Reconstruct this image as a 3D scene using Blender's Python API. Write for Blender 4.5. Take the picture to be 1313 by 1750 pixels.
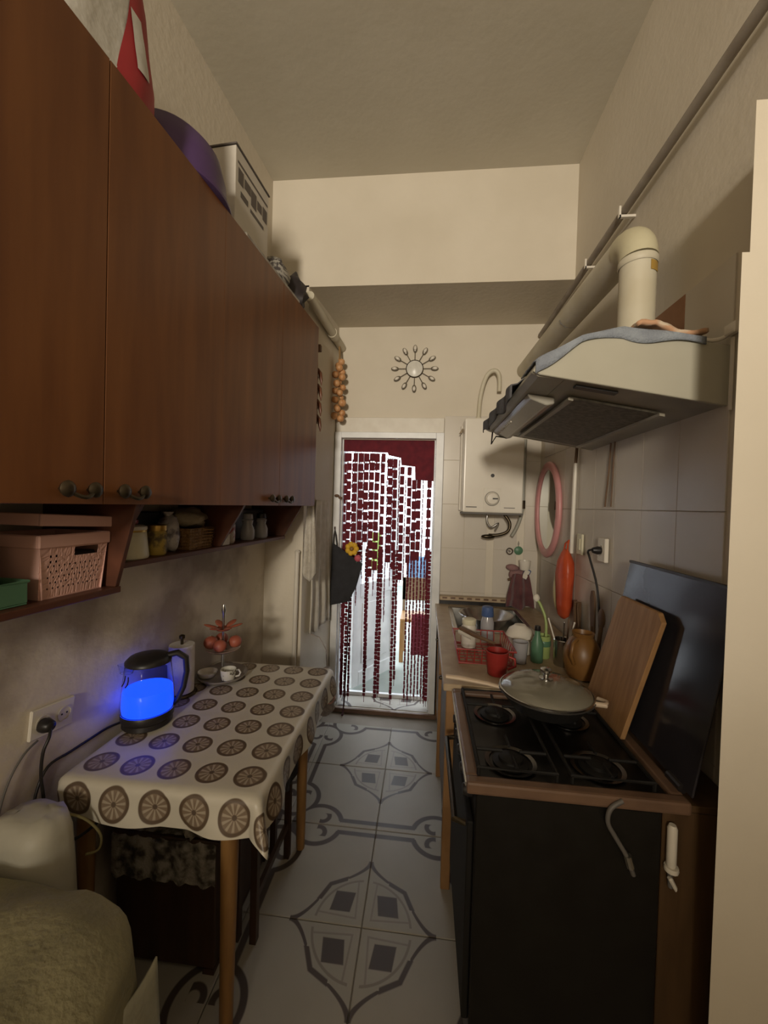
import bpy, bmesh, math, random
from mathutils import Matrix, Vector, noise
random.seed(7)
PI = math.pi
S = bpy.context.scene
C = bpy.context.collection
for o in list(bpy.data.objects): bpy.data.objects.remove(o)

# ------------------------------------------------------------ camera, world, lights, exposure
F, YAW, PITCH, ROLL, EYE = 680.05, 0.1019, 0.01782, 0.02833, 1.6
cy, sy, cp, sp, cr, sr = math.cos(YAW), math.sin(YAW), math.cos(PITCH), math.sin(PITCH), math.cos(ROLL), math.sin(ROLL)
B3 = Matrix(((1, 0, 0), (0, 0, -1), (0, 1, 0)))
RY = Matrix(((cy, sy, 0), (-sy, cy, 0), (0, 0, 1)))
RP = Matrix(((1, 0, 0), (0, cp, -sp), (0, sp, cp)))
RR = Matrix(((cr, -sr, 0), (sr, cr, 0), (0, 0, 1)))
MW = RR @ RP @ B3 @ RY
cam_d = bpy.data.cameras.new('camera'); cam = bpy.data.objects.new('camera', cam_d); C.objects.link(cam)
cam_d.sensor_fit = 'VERTICAL'; cam_d.sensor_height = 35.0; cam_d.lens = F / 1750 * 35.0
cam_d.clip_start = 0.02
rm = Matrix((MW[0], -MW[1], -MW[2])).transposed().to_4x4(); rm.translation = (0, 0, EYE)
cam.matrix_world = rm
S.camera = cam

w = bpy.data.worlds.new('sky'); S.world = w; w.use_nodes = True
bg = w.node_tree.nodes['Background']
bg.inputs[0].default_value = (0.86, 0.93, 1.0, 1); bg.inputs[1].default_value = 5.2

def lamp(name, typ, loc, power, col, size=0.1, aim=None, **kw):
    d = bpy.data.lights.new(name, typ); d.energy = power; d.color = col
    if typ == 'AREA': d.size = size
    else: d.shadow_soft_size = size
    for k, v in kw.items(): setattr(d, k, v)
    o = bpy.data.objects.new(name, d); C.objects.link(o); o.location = loc
    if aim: o.rotation_euler = (Vector(aim) - Vector(loc)).to_track_quat('-Z', 'Y').to_euler()
    return o
# spot light assumed in the unseen room behind the camera, cone set for falloff
lamp('assumed_spot', 'SPOT', (-0.50, -4.0, 2.5), 850, (1.0, 0.90, 0.74), 0.28, (-0.35, 2.5, 3.1), spot_size=math.radians(60), spot_blend=1.0)
# light added in that unseen room for general fill, not a known bulb
lamp('rear_fill', 'POINT', (-0.55, -3.2, 1.75), 60, (1.0, 0.88, 0.70), 0.12)

S.view_settings.view_transform = 'Standard'; S.view_settings.look = 'None'
S.view_settings.exposure = 0.0; S.view_settings.gamma = 1.0; S.view_settings.use_curve_mapping = False

# ------------------------------------------------------------ node helpers
class X:
    nt = None
    def __init__(s, v): s.v = v
    @staticmethod
    def m(op, *a):
        n = X.nt.nodes.new('ShaderNodeMath'); n.operation = op
        for i, q in enumerate(a):
            q = q.v if isinstance(q, X) else q
            if isinstance(q, (int, float)): n.inputs[i].default_value = q
            else: X.nt.links.new(q, n.inputs[i])
        return X(n.outputs[0])
    def __add__(s, o): return X.m('ADD', s, o)
    def __radd__(s, o): return X.m('ADD', o, s)
    def __sub__(s, o): return X.m('SUBTRACT', s, o)
    def __rsub__(s, o): return X.m('SUBTRACT', o, s)
    def __mul__(s, o): return X.m('MULTIPLY', s, o)
    __rmul__ = __mul__
    def __truediv__(s, o): return X.m('DIVIDE', s, o)
    def __pow__(s, o): return X.m('POWER', s, o)
    def __gt__(s, o): return X.m('GREATER_THAN', s, o)
    def __lt__(s, o): return X.m('LESS_THAN', s, o)
def xabs(a): return X.m('ABSOLUTE', a)
def xmin(a, b): return X.m('MINIMUM', a, b)
def xmax(a, b): return X.m('MAXIMUM', a, b)
def xsqrt(a): return X.m('SQRT', a)
def xmod(a, b): return X.m('FLOORED_MODULO', a, b)
def xlen(a, b): return xsqrt(a * a + b * b)
def xline(d, wd, soft=0.004): return 1 - xmin(xmax((xabs(d) - wd) / soft, 0.0), 1.0)

def col4(c): return (c[0], c[1], c[2], 1)
MATS = {}
def mat(name, c, rough=0.6, metal=0.0, c2=None, scale=6.0, stretch=(1, 1, 1), mix=(0.35, 0.7), bump=0.0, bscale=60.0,
        trans=0.0, ior=1.45, emit=None, es=0.0, spec=0.5, sheen=0.0, coat=0.0, alpha=1.0, sss=0.0, coords='Object', detail=4.0, rvar=0.0, translucent=0.0):
    if name in MATS: return MATS[name]
    m = bpy.data.materials.new(name); m.use_nodes = True; nt = m.node_tree
    b = nt.nodes['Principled BSDF']
    tc = nt.nodes.new('ShaderNodeTexCoord'); mp = nt.nodes.new('ShaderNodeMapping'); mp.inputs['Scale'].default_value = stretch
    if coords == 'World':
        g = nt.nodes.new('ShaderNodeNewGeometry'); nt.links.new(g.outputs['Position'], mp.inputs[0])
    else: nt.links.new(tc.outputs[coords], mp.inputs[0])
    ns = nt.nodes.new('ShaderNodeTexNoise'); ns.inputs['Scale'].default_value = scale; ns.inputs['Detail'].default_value = detail
    nt.links.new(mp.outputs[0], ns.inputs[0])
    if c2 is None: c2 = tuple(min(1, q * 0.82) for q in c)
    rp = nt.nodes.new('ShaderNodeValToRGB')
    rp.color_ramp.elements[0].position = mix[0]; rp.color_ramp.elements[1].position = mix[1]
    rp.color_ramp.elements[0].color = col4(c2); rp.color_ramp.elements[1].color = col4(c)
    nt.links.new(ns.outputs[0], rp.inputs[0]); nt.links.new(rp.outputs[0], b.inputs['Base Color'])
    b.inputs['Roughness'].default_value = rough; b.inputs['Metallic'].default_value = metal
    b.inputs['IOR'].default_value = ior; b.inputs['Transmission Weight'].default_value = trans
    b.inputs['Specular IOR Level'].default_value = spec; b.inputs['Sheen Weight'].default_value = sheen
    b.inputs['Coat Weight'].default_value = coat; b.inputs['Alpha'].default_value = alpha
    b.inputs['Subsurface Weight'].default_value = sss
    if sss: b.inputs['Subsurface Radius'].default_value = (0.02, 0.01, 0.005)
    if emit: b.inputs['Emission Color'].default_value = col4(emit); b.inputs['Emission Strength'].default_value = es
    if bump:
        n2 = nt.nodes.new('ShaderNodeTexNoise'); n2.inputs['Scale'].default_value = bscale; n2.inputs['Detail'].default_value = 3
        nt.links.new(mp.outputs[0], n2.inputs[0])
        bn = nt.nodes.new('ShaderNodeBump'); bn.inputs['Strength'].default_value = bump; bn.inputs['Distance'].default_value = 0.01
        nt.links.new(n2.outputs[0], bn.inputs['Height']); nt.links.new(bn.outputs[0], b.inputs['Normal'])
    if translucent:
        tl = nt.nodes.new('ShaderNodeBsdfTranslucent'); nt.links.new(rp.outputs[0], tl.inputs[0])
        mx = nt.nodes.new('ShaderNodeMixShader'); mx.inputs[0].default_value = translucent
        nt.links.new(b.outputs[0], mx.inputs[1]); nt.links.new(tl.outputs[0], mx.inputs[2])
        nt.links.new(mx.outputs[0], nt.nodes['Material Output'].inputs[0])
    MATS[name] = m
    return m

def mixc(nt, fac, a, b):
    n = nt.nodes.new('ShaderNodeMix'); n.data_type = 'RGBA'
    f = fac.v if isinstance(fac, X) else fac
    if isinstance(f, (int, float)): n.inputs[0].default_value = f
    else: nt.links.new(f, n.inputs[0])
    for i, q in ((6, a), (7, b)):
        if isinstance(q, tuple): n.inputs[i].default_value = col4(q)
        else: nt.links.new(q, n.inputs[i])
    return n.outputs[2]

# ------------------------------------------------------------ geometry helpers
class G:
    def __init__(s, T=None): s.v = []; s.f = []; s.T = T; s.uv = None
    def add(s, vs, fs):
        k = len(s.v)
        s.v += [s.T(*p) if s.T else tuple(p) for p in vs]
        s.f += [tuple(i + k for i in f) for f in fs]
        return s
    def box(s, x0, x1, y0, y1, z0, z1):
        v = [(x, y, z) for z in (z0, z1) for y in (y0, y1) for x in (x0, x1)]
        return s.add(v, [(0, 2, 3, 1), (4, 5, 7, 6), (0, 1, 5, 4), (2, 6, 7, 3), (0, 4, 6, 2), (1, 3, 7, 5)])
    def cbox(s, c, d, R=None):
        v = [Vector((x * d[0] / 2, y * d[1] / 2, z * d[2] / 2)) for z in (-1, 1) for y in (-1, 1) for x in (-1, 1)]
        if R is not None: v = [R @ q for q in v]
        return s.add([tuple(q + Vector(c)) for q in v], [(0, 2, 3, 1), (4, 5, 7, 6), (0, 1, 5, 4), (2, 6, 7, 3), (0, 4, 6, 2), (1, 3, 7, 5)])
    def lathe(s, prof, c=(0, 0, 0), n=24, R=None, sx=1.0, sy=1.0, close=False):
        c = Vector(c); v = []
        for (r, z) in prof:
            for i in range(n):
                a = 2 * PI * i / n; q = Vector((r * math.cos(a) * sx, r * math.sin(a) * sy, z))
                if R is not None: q = R @ q
                v.append(tuple(q + c))
        f = []; m = len(prof)
        for j in range(m - 1 if not close else m):
            for i in range(n):
                a, b = j * n + i, j * n + (i + 1) % n; j2 = (j + 1) % m
                f.append((a, b, j2 * n + (i + 1) % n, j2 * n + i))
        if not close:
            f.append(tuple(reversed(range(n)))); f.append(tuple((m - 1) * n + i for i in range(n)))
        return s.add(v, f)
    def cyl(s, p0, p1, r0, r1=None, n=16):
        p0 = Vector(p0); p1 = Vector(p1); r1 = r0 if r1 is None else r1
        d = p1 - p0; R = d.to_track_quat('Z', 'Y').to_matrix(); L = d.length
        return s.lathe([(r0, 0), (r1, L)], p0, n, R)
    def sph(s, c, r, nu=14, nv=8, R=None):
        if isinstance(r, (int, float)): r = (r, r, r)
        prof = []
        c = Vector(c); v = []; f = []
        for j in range(nv + 1):
            t = -PI / 2 + PI * j / nv; t = max(-PI / 2 + .02, min(PI / 2 - .02, t))
            for i in range(nu):
                a = 2 * PI * i / nu; q = Vector((r[0] * math.cos(t) * math.cos(a), r[1] * math.cos(t) * math.sin(a), r[2] * math.sin(t)))
                if R is not None: q = R @ q
                v.append(tuple(q + c))
        for j in range(nv):
            for i in range(nu):
                f.append((j * nu + i, j * nu + (i + 1) % nu, (j + 1) * nu + (i + 1) % nu, (j + 1) * nu + i))
        f.append(tuple(reversed(range(nu)))); f.append(tuple(nv * nu + i for i in range(nu)))
        return s.add(v, f)
    def tube(s, pts, r, n=8, closed=False, flat=1.0):
        P = [Vector(p) for p in pts]; m = len(P); v = []; f = []
        up = Vector((0, 0, 1)); last = None
        for i in range(m):
            if closed: t = P[(i + 1) % m] - P[i - 1]
            else: t = P[min(i + 1, m - 1)] - P[max(i - 1, 0)]
            t.normalize()
            if last is None:
                a = t.cross(up) if abs(t.z) < .9 else t.cross(Vector((1, 0, 0)))
            else: a = last - t * last.dot(t)
            a.normalize(); last = a; b = t.cross(a)
            rr = r[i] if isinstance(r, (list, tuple)) else r
            for k in range(n):
                q = 2 * PI * k / n
                v.append(tuple(P[i] + a * math.cos(q) * rr + b * math.sin(q) * rr * flat))
        for i in range(m if closed else m - 1):
            j = (i + 1) % m
            for k in range(n): f.append((i * n + k, i * n + (k + 1) % n, j * n + (k + 1) % n, j * n + k))
        if not closed: f.append(tuple(reversed(range(n)))); f.append(tuple((m - 1) * n + k for k in range(n)))
        return s.add(v, f)
    def prism(s, poly, a, b, axis='y'):
        mp = {'y': lambda p, t: (p[0], t, p[1]), 'x': lambda p, t: (t, p[0], p[1]), 'z': lambda p, t: (p[0], p[1], t)}[axis]
        n = len(poly); v = [mp(p, a) for p in poly] + [mp(p, b) for p in poly]
        f = [tuple(range(n)), tuple(reversed(range(n, 2 * n)))] + [(i, i + n, (i + 1) % n + n, (i + 1) % n) for i in range(n)]
        return s.add(v, f)
    def grid(s, fn, nu, nv, thick=0.0):
        v = [fn(i / nu, j / nv) for j in range(nv + 1) for i in range(nu + 1)]
        f = [(j * (nu + 1) + i, j * (nu + 1) + i + 1, (j + 1) * (nu + 1) + i + 1, (j + 1) * (nu + 1) + i) for j in range(nv) for i in range(nu)]
        return s.add(v, f)

WM = {}
def wmat(o):
    return WM.get(o.name, Matrix.Identity(4))
def ob(name, g, m, parent=None, smooth=None, bev=0.0, solid=0.0, seg=1, subd=0):
    me = bpy.data.meshes.new(name); vs = [Vector(p) for p in g.v]
    if parent is not None:
        inv = wmat(parent).inverted(); vs = [inv @ p for p in vs]
    me.from_pydata([tuple(p) for p in vs], [], g.f)
    if g.uv is not None:
        uvl = me.uv_layers.new(name='UVMap')
        for lp in me.loops: uvl.data[lp.index].uv = g.uv[lp.vertex_index]
    bm = bmesh.new(); bm.from_mesh(me)
    bmesh.ops.recalc_face_normals(bm, faces=bm.faces)
    if bev:
        es = [e for e in bm.edges if len(e.link_faces) == 2 and e.calc_face_angle(0) > 0.6]
        bmesh.ops.bevel(bm, geom=es, offset=bev, segments=seg, profile=0.6, affect='EDGES', clamp_overlap=True)
    if solid: bmesh.ops.remove_doubles(bm, verts=bm.verts, dist=1e-5)
    bm.to_mesh(me); bm.free()
    if smooth is not None:
        for p in me.polygons: p.use_smooth = True
        me.set_sharp_from_angle(angle=math.radians(smooth))
    me.materials.append(m)
    o = bpy.data.objects.new(name, me); C.objects.link(o)
    if solid:
        md = o.modifiers.new('thickness', 'SOLIDIFY'); md.thickness = solid; md.offset = 0.0
    if subd:
        md = o.modifiers.new('subdivision', 'SUBSURF'); md.levels = subd; md.render_levels = subd
    if parent is not None:
        o.parent = parent; WM[o.name] = wmat(parent)
    return o
def tag(o, label, cat, group=None, kind=None):
    if label: o['label'] = label
    if cat: o['category'] = cat
    if group: o['group'] = group
    if kind: o['kind'] = kind
    return o
def thing(name, label, cat, loc=(0, 0, 0), rz=0.0, group=None):
    o = bpy.data.objects.new(name, None); C.objects.link(o); o.empty_display_size = 0.05
    o.location = loc; o.rotation_euler = (0, 0, rz)
    WM[o.name] = Matrix.Translation(loc) @ Matrix.Rotation(rz, 4, 'Z')
    return tag(o, label, cat, group)
def struct(name, g, m, label, **k):
    o = ob(name, g, m, **k); o['kind'] = 'structure'; o['label'] = label; return o
def single(name, g, m, label, cat, group=None, **k):
    vs = g.v; zmin = min(p[2] for p in vs); cx = sum(p[0] for p in vs) / len(vs); cyy = sum(p[1] for p in vs) / len(vs)
    g.v = [(p[0] - cx, p[1] - cyy, p[2] - zmin) for p in vs]
    o = ob(name, g, m, **k); o.location = (cx, cyy, zmin)
    return tag(o, label, cat, group)
def fbm(x, y, z=0.0): return noise.noise(Vector((x, y, z)))
# frame of the slanting left wall: lx = distance from the wall, ly = along it
AL = math.radians(4.67); X0 = -1.2216
def LW(lx, ly, z): return (X0 + math.cos(AL) * lx + math.sin(AL) * ly, -math.sin(AL) * lx + math.cos(AL) * ly, z)
def lthing(name, label, cat, lx, ly, z, group=None): return thing(name, label, cat, LW(lx, ly, z), -AL, group)
def GL(): return G(LW)
def Rz(a): return Matrix.Rotation(a, 3, 'Z')
def Rx(a): return Matrix.Rotation(a, 3, 'X')
def Ry_(a): return Matrix.Rotation(a, 3, 'Y')

# ------------------------------------------------------------ materials
PAINT = mat('beige_wall_paint', (0.66, 0.60, 0.50), 0.75, c2=(0.60, 0.54, 0.44), scale=2.2, bump=0.12, bscale=35, coords='World')
CEIL = mat('ceiling_paint', (0.60, 0.56, 0.47), 0.85, c2=(0.54, 0.50, 0.41), scale=1.8, bump=0.1, bscale=25, coords='World')
STAIN = mat('stained_plaster', (0.68, 0.61, 0.51), 0.85, c2=(0.36, 0.30, 0.235), scale=2.6, mix=(0.40, 0.56), bump=0.2, bscale=30, coords='World', detail=6)
def limit_stains(m):
    # the damp blotches reach only up to shelf height; plain paint above
    nt = m.node_tree; X.nt = nt; b = nt.nodes['Principled BSDF']; src = b.inputs['Base Color'].links[0].from_socket
    g = nt.nodes.new('ShaderNodeNewGeometry'); sx = nt.nodes.new('ShaderNodeSeparateXYZ'); nt.links.new(g.outputs['Position'], sx.inputs[0])
    f = xmin(xmax((X(sx.outputs[2]) - 1.35) / 0.3, 0.0), 1.0)
    nt.links.new(mixc(nt, f, src, (0.62, 0.56, 0.465)), b.inputs['Base Color'])
limit_stains(STAIN)
TILEW = mat('glazed_wall_tile', (0.58, 0.53, 0.46), 0.28, c2=(0.53, 0.48, 0.41), scale=3, coords='World')
GROUT = mat('wall_grout', (0.36, 0.32, 0.27), 0.9)
WHITEP = mat('white_paint', (0.70, 0.66, 0.58), 0.45, c2=(0.62, 0.57, 0.49), scale=9)
UPVC = mat('white_door_plastic', (0.82, 0.83, 0.84), 0.35)
ENAMEL = mat('white_enamel', (0.72, 0.68, 0.60), 0.25, c2=(0.68, 0.63, 0.55), scale=4)
HOODP = mat('cream_hood_metal', (0.43, 0.41, 0.335), 0.35, c2=(0.39, 0.37, 0.30), scale=5)
HOODU = mat('dark_hood_metal', (0.34, 0.31, 0.25), 0.4, c2=(0.26, 0.24, 0.19), scale=9)  # darker tone than the cream metal, for underside and front edge
CHERRY = mat('cherry_wood_laminate', (0.200, 0.078, 0.026), 0.36, c2=(0.125, 0.045, 0.016), scale=5, stretch=(3.5, 3.5, 0.35), mix=(0.3, 0.75), coords='World', detail=6, spec=0.4)
SHELFW = mat('shaded_cherry_wood', (0.105, 0.036, 0.018), 0.45, c2=(0.07, 0.024, 0.012), scale=6, stretch=(3, .6, 3))  # same wood as the cabinets, with the shade under them put into the colour
DARKW = mat('dark_brown_wood', (0.055, 0.026, 0.014), 0.5, c2=(0.035, 0.017, 0.009), scale=7, stretch=(4, 4, .6))
LEGW = mat('orange_pine_wood', (0.31, 0.165, 0.055), 0.42, c2=(0.22, 0.11, 0.035), scale=8, stretch=(5, 5, .7))
BROWNW = mat('walnut_cupboard_wood', (0.095, 0.052, 0.022), 0.5, c2=(0.06, 0.032, 0.013), scale=7, stretch=(4, 4, .5))
BOARDW = mat('chopping_board_wood', (0.36, 0.20, 0.085), 0.55, c2=(0.25, 0.13, 0.05), scale=8, stretch=(1, 6, .8))
SPOONW = mat('dark_spoon_wood', (0.17, 0.10, 0.055), 0.6, c2=(0.11, 0.06, 0.03), scale=12)
WORKW = mat('beige_worktop', (0.46, 0.36, 0.24), 0.45, c2=(0.38, 0.28, 0.18), scale=14)
BLACK = mat('black_plastic', (0.02, 0.017, 0.017), 0.4, c2=(0.014, 0.012, 0.012))
BLACKE = mat('black_stove_enamel', (0.010, 0.009, 0.008), 0.36, c2=(0.007, 0.006, 0.005), scale=20, spec=0.3)
STOVEB = mat('brown_stove_rim', (0.17, 0.10, 0.062), 0.38, c2=(0.12, 0.07, 0.045), scale=10)
IRON = mat('cast_iron', (0.012, 0.011, 0.010), 0.6, spec=.25)
STEEL = mat('stainless_steel', (0.55, 0.54, 0.52), 0.25, 1.0, c2=(0.42, 0.41, 0.39), scale=20)
CHROME = mat('chrome', (0.75, 0.74, 0.72), 0.12, 1.0)
PIPEW = mat('old_white_pipe', (0.60, 0.56, 0.45), 0.5, c2=(0.52, 0.47, 0.35), scale=6)
PIPEG = mat('dusty_gas_pipe', (0.34, 0.30, 0.25), 0.6, c2=(0.25, 0.21, 0.17), scale=9)
BRONZE = mat('dark_bronze', (0.09, 0.065, 0.04), 0.35, 0.8, c2=(0.05, 0.04, 0.025))
GLASS = mat('clear_glass', (0.95, 0.97, 1.0), 0.02, trans=1.0, c2=(0.95, 0.97, 1.0))
SMOKE = mat('dark_lid_glass', (0.030, 0.028, 0.032), 0.14, c2=(0.022, 0.020, 0.024), scale=4, spec=.35)
PINK = mat('pink_plastic', (0.66, 0.40, 0.34), 0.45, c2=(0.60, 0.36, 0.31), scale=5)
PINKM = mat('rose_mirror_plastic', (0.62, 0.30, 0.29), 0.35, c2=(0.55, 0.25, 0.25))
MIRROR = mat('mirror_glass', (0.75, 0.78, 0.76), 0.03, 1.0, c2=(0.72, 0.76, 0.73))
PURPLE = mat('purple_plastic', (0.085, 0.042, 0.135), 0.4, c2=(0.07, 0.035, 0.11))
PLUM = mat('plum_towel', (0.15, 0.055, 0.055), 0.95, c2=(0.10, 0.035, 0.04), scale=15, bump=.5, bscale=200, sheen=.3)
BURG = mat('burgundy_string', (0.20, 0.016, 0.030), 0.8, c2=(0.13, 0.010, 0.022), scale=20, sheen=.2, translucent=.25)
WHITEC = mat('white_cotton', (0.68, 0.64, 0.56), 0.95, c2=(0.58, 0.54, 0.46), scale=18, bump=.3, bscale=220)
LACE = mat('grey_lace_cloth', (0.34, 0.31, 0.27), 0.95, c2=(0.05, 0.042, 0.036), scale=26, mix=(.38, .6), bump=.4, bscale=150)
BLUEC = mat('blue_grey_towel', (0.30, 0.33, 0.37), 0.95, c2=(0.20, 0.22, 0.26), scale=12, bump=.4, bscale=180)
DARKC = mat('charcoal_cloth', (0.035, 0.035, 0.04), 0.95, c2=(0.025, 0.025, 0.028), scale=20, bump=.4, bscale=160)
OLIVE = mat('olive_blanket', (0.32, 0.29, 0.17), 0.97, c2=(0.22, 0.20, 0.115), scale=9, mix=(.3, .72), bump=.5, bscale=70, detail=7)
FRILL = mat('pale_green_fabric', (0.46, 0.45, 0.35), 0.95, c2=(0.36, 0.35, 0.27), scale=14, bump=.3, bscale=60)
PLASTB = mat('white_plastic_bag', (0.62, 0.60, 0.55), 0.42, c2=(0.50, 0.48, 0.43), scale=9, bump=.4, bscale=18)
RED = mat('red_plastic', (0.32, 0.028, 0.022), 0.4, c2=(0.26, 0.022, 0.018))
REDBAG = mat('red_bag_print', (0.38, 0.03, 0.035), 0.5, c2=(0.28, 0.02, 0.025))
CREAM = mat('cream_enamel', (0.68, 0.64, 0.48), 0.35, c2=(0.64, 0.60, 0.44))
GOLD = mat('brass_rim', (0.55, 0.36, 0.10), 0.3, 0.8)
GREEN = mat('green_plastic', (0.10, 0.22, 0.13), 0.4)
LIME = mat('lime_plastic', (0.36, 0.46, 0.16), 0.4)
BLUE = mat('blue_plastic', (0.07, 0.12, 0.28), 0.4)
ORANGE = mat('orange_plastic_bag', (0.72, 0.13, 0.045), 0.35, c2=(0.60, 0.09, 0.03), scale=10, bump=.5, bscale=25, translucent=.3)
CORALT = mat('coral_glass_dish', (0.42, 0.13, 0.08), 0.25, c2=(0.35, 0.10, 0.06))
WICKER = mat('wicker', (0.30, 0.17, 0.06), 0.7, c2=(0.18, 0.09, 0.03), scale=30, bump=.8, bscale=90)
SACK = mat('beige_sacking', (0.36, 0.30, 0.21), 0.95, c2=(0.26, 0.21, 0.14), scale=12, bump=.4, bscale=100)
PAPER = mat('paper_towel', (0.66, 0.62, 0.58), 0.95, c2=(0.60, 0.56, 0.52), scale=20, bump=.3, bscale=150)
CARD = mat('white_carton', (0.62, 0.58, 0.52), 0.7, c2=(0.55, 0.51, 0.45))
PRINT = mat('dark_carton_print', (0.13, 0.11, 0.10), 0.7)
ONION = mat('onion_skin', (0.46, 0.20, 0.07), 0.45, c2=(0.60, 0.34, 0.16), scale=16, stretch=(3, 3, .6))
PEPPER = mat('dried_pepper', (0.10, 0.035, 0.018), 0.35, c2=(0.16, 0.06, 0.03))
TWINE = mat('straw_twine', (0.26, 0.16, 0.07), 0.9)
WIREG = mat('grey_cable', (0.14, 0.13, 0.12), 0.6)
SPONGE = mat('speckled_cup', (0.62, 0.60, 0.52), 0.35, c2=(0.12, 0.11, 0.09), scale=38, mix=(.36, .44))
SPICE = mat('yellow_spice', (0.42, 0.30, 0.06), 0.6, c2=(0.10, 0.07, 0.03), scale=25, mix=(.42, .55))
REDPAT = mat('red_patterned_jar', (0.42, 0.36, 0.30), 0.35, c2=(0.26, 0.035, 0.025), scale=24, mix=(.42, .52))
GLASSY = mat('pale_shaker_glass', (0.55, 0.54, 0.56), 0.15, trans=.3, c2=(0.45, 0.44, 0.46))
COPPER = mat('orange_brown_glaze', (0.22, 0.105, 0.03), 0.4, c2=(0.17, 0.08, 0.02))
HOSE = mat('grey_hose', (0.12, 0.11, 0.10), 0.5)
PATIO = mat('patio_concrete', (0.34, 0.37, 0.34), 0.8, c2=(0.28, 0.31, 0.28), scale=5)
PATWALL = mat('patio_wall_paint', (0.62, 0.62, 0.62), 0.8, c2=(0.54, 0.54, 0.55))
BRICKT = mat('bare_brown_patch', (0.33, 0.17, 0.09), 0.7, c2=(0.27, 0.135, 0.07), scale=12)
LIMEC = mat('lime_cloth', (0.42, 0.58, 0.10), 0.9)
SKYC = mat('sky_blue_towel', (0.20, 0.33, 0.52), 0.95, c2=(0.15, 0.27, 0.45), scale=14, bump=.4, bscale=120)
YELLOW = mat('yellow_petal', (0.72, 0.42, 0.03), 0.6)
ROSE = mat('rose_petal', (0.55, 0.10, 0.14), 0.6)

def floor_tile_mat():
    m = bpy.data.materials.new('patterned_floor_tile'); m.use_nodes = True; nt = m.node_tree; X.nt = nt
    b = nt.nodes['Principled BSDF']
    g = nt.nodes.new('ShaderNodeNewGeometry'); sx = nt.nodes.new('ShaderNodeSeparateXYZ'); nt.links.new(g.outputs['Position'], sx.inputs[0])
    P, H = 0.91, 0.455
    u = xabs(xmod(X(sx.outputs[0]) + (0.19 + H), P) - H); v = xabs(xmod(X(sx.outputs[1]) + (-1.465 + H + 10 * P), P) - H)
    p, q = xmax(u, v), xmin(u, v)
    # medallion outline
    t = xmax((0.278 - p) / 0.090, 0.0)
    o1 = xline(q - 0.089 * (t ** 1.7), 0.0075, 0.005) * (p > 0.187) * (p < 0.280)
    o2 = xline(p + 0.485 * q - 0.230, 0.0075, 0.005) * (q > 0.087)
    ring = xline(xlen(u, v) - 0.185, 0.003, 0.003) * (q > 0.02) * 0.45
    sq = xline(xmax(xabs(u - 0.090 + (v - 0.09) * 0.15), xabs(v - 0.090)), 0.038, 0.004)
    pet = xline(q - 0.033 - 0.06 * (p - 0.08), 0.002, 0.003) * (p < 0.185) * 0.35
    a, c = H - u, H - v
    mm, nn = xmax(a, c), xmin(a, c)
    r = xlen(mm - 0.16, nn)
    rg = xline(r - 0.118, 0.010, 0.005) * (1 - (mm > 0.16) * (nn < 0.030))
    bd = xline(nn - 0.036, 0.010, 0.005) * (mm > 0.266)
    hk = xline(xlen(mm - 0.175, nn - 0.050) - 0.033, 0.009, 0.005) * (mm > 0.165) * (nn < 0.07)
    tot = xmin(xmax(xmax(xmax(o1, o2), xmax(ring, sq)), xmax(xmax(rg, bd), xmax(hk, pet))), 1.0)
    n = nt.nodes.new('ShaderNodeTexNoise'); n.inputs['Scale'].default_value = 5; n.inputs['Detail'].default_value = 5
    nt.links.new(g.outputs['Position'], n.inputs[0])
    base = mixc(nt, n.outputs[0], (0.34, 0.32, 0.275), (0.43, 0.40, 0.35))
    nt.links.new(mixc(nt, tot * 0.93, base, (0.060, 0.043, 0.040)), b.inputs['Base Color'])
    b.inputs['Roughness'].default_value = 0.45; b.inputs['Specular IOR Level'].default_value = 0.35
    return m
FTILE = floor_tile_mat()

def cloth_mat():
    m = bpy.data.materials.new('flower_circle_oilcloth'); m.use_nodes = True; nt = m.node_tree; X.nt = nt
    b = nt.nodes['Principled BSDF']
    uv = nt.nodes.new('ShaderNodeUVMap'); sx = nt.nodes.new('ShaderNodeSeparateXYZ'); nt.links.new(uv.outputs[0], sx.inputs[0])
    PX, PY = 0.1215, 0.1275
    u = xmod(X(sx.outputs[0]) + 10 * PX, PX) - PX / 2; v = xmod(X(sx.outputs[1]) + 10 * PY, PY) - PY / 2
    r = xlen(u, v); an = X.m('ARCTAN2', v, u)
    disc = xline(r, 0.046, 0.003)
    inner = xline(r, 0.036, 0.003)
    pet = xmin(xmax(X.m('SINE', an * 11.0) * 1.6 + 0.55 - r * 16, 0.0), 1.0) * xline(r - 0.022, 0.012, 0.004)
    core = xline(r, 0.006, 0.002)
    n = nt.nodes.new('ShaderNodeTexNoise'); n.inputs['Scale'].default_value = 14; nt.links.new(uv.outputs[0], n.inputs[0])
    base = mixc(nt, n.outputs[0], (0.52, 0.48, 0.40), (0.60, 0.56, 0.47))
    c1 = mixc(nt, disc, base, (0.105, 0.070, 0.045))
    c2 = mixc(nt, inner, c1, (0.20, 0.145, 0.10))
    c3 = mixc(nt, pet * 0.6, c2, (0.46, 0.40, 0.31))
    c4 = mixc(nt, core, c3, (0.10, 0.07, 0.05))
    nt.links.new(c4, b.inputs['Base Color']); b.inputs['Roughness'].default_value = 0.38
    return m
CLOTH = cloth_mat()

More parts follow.
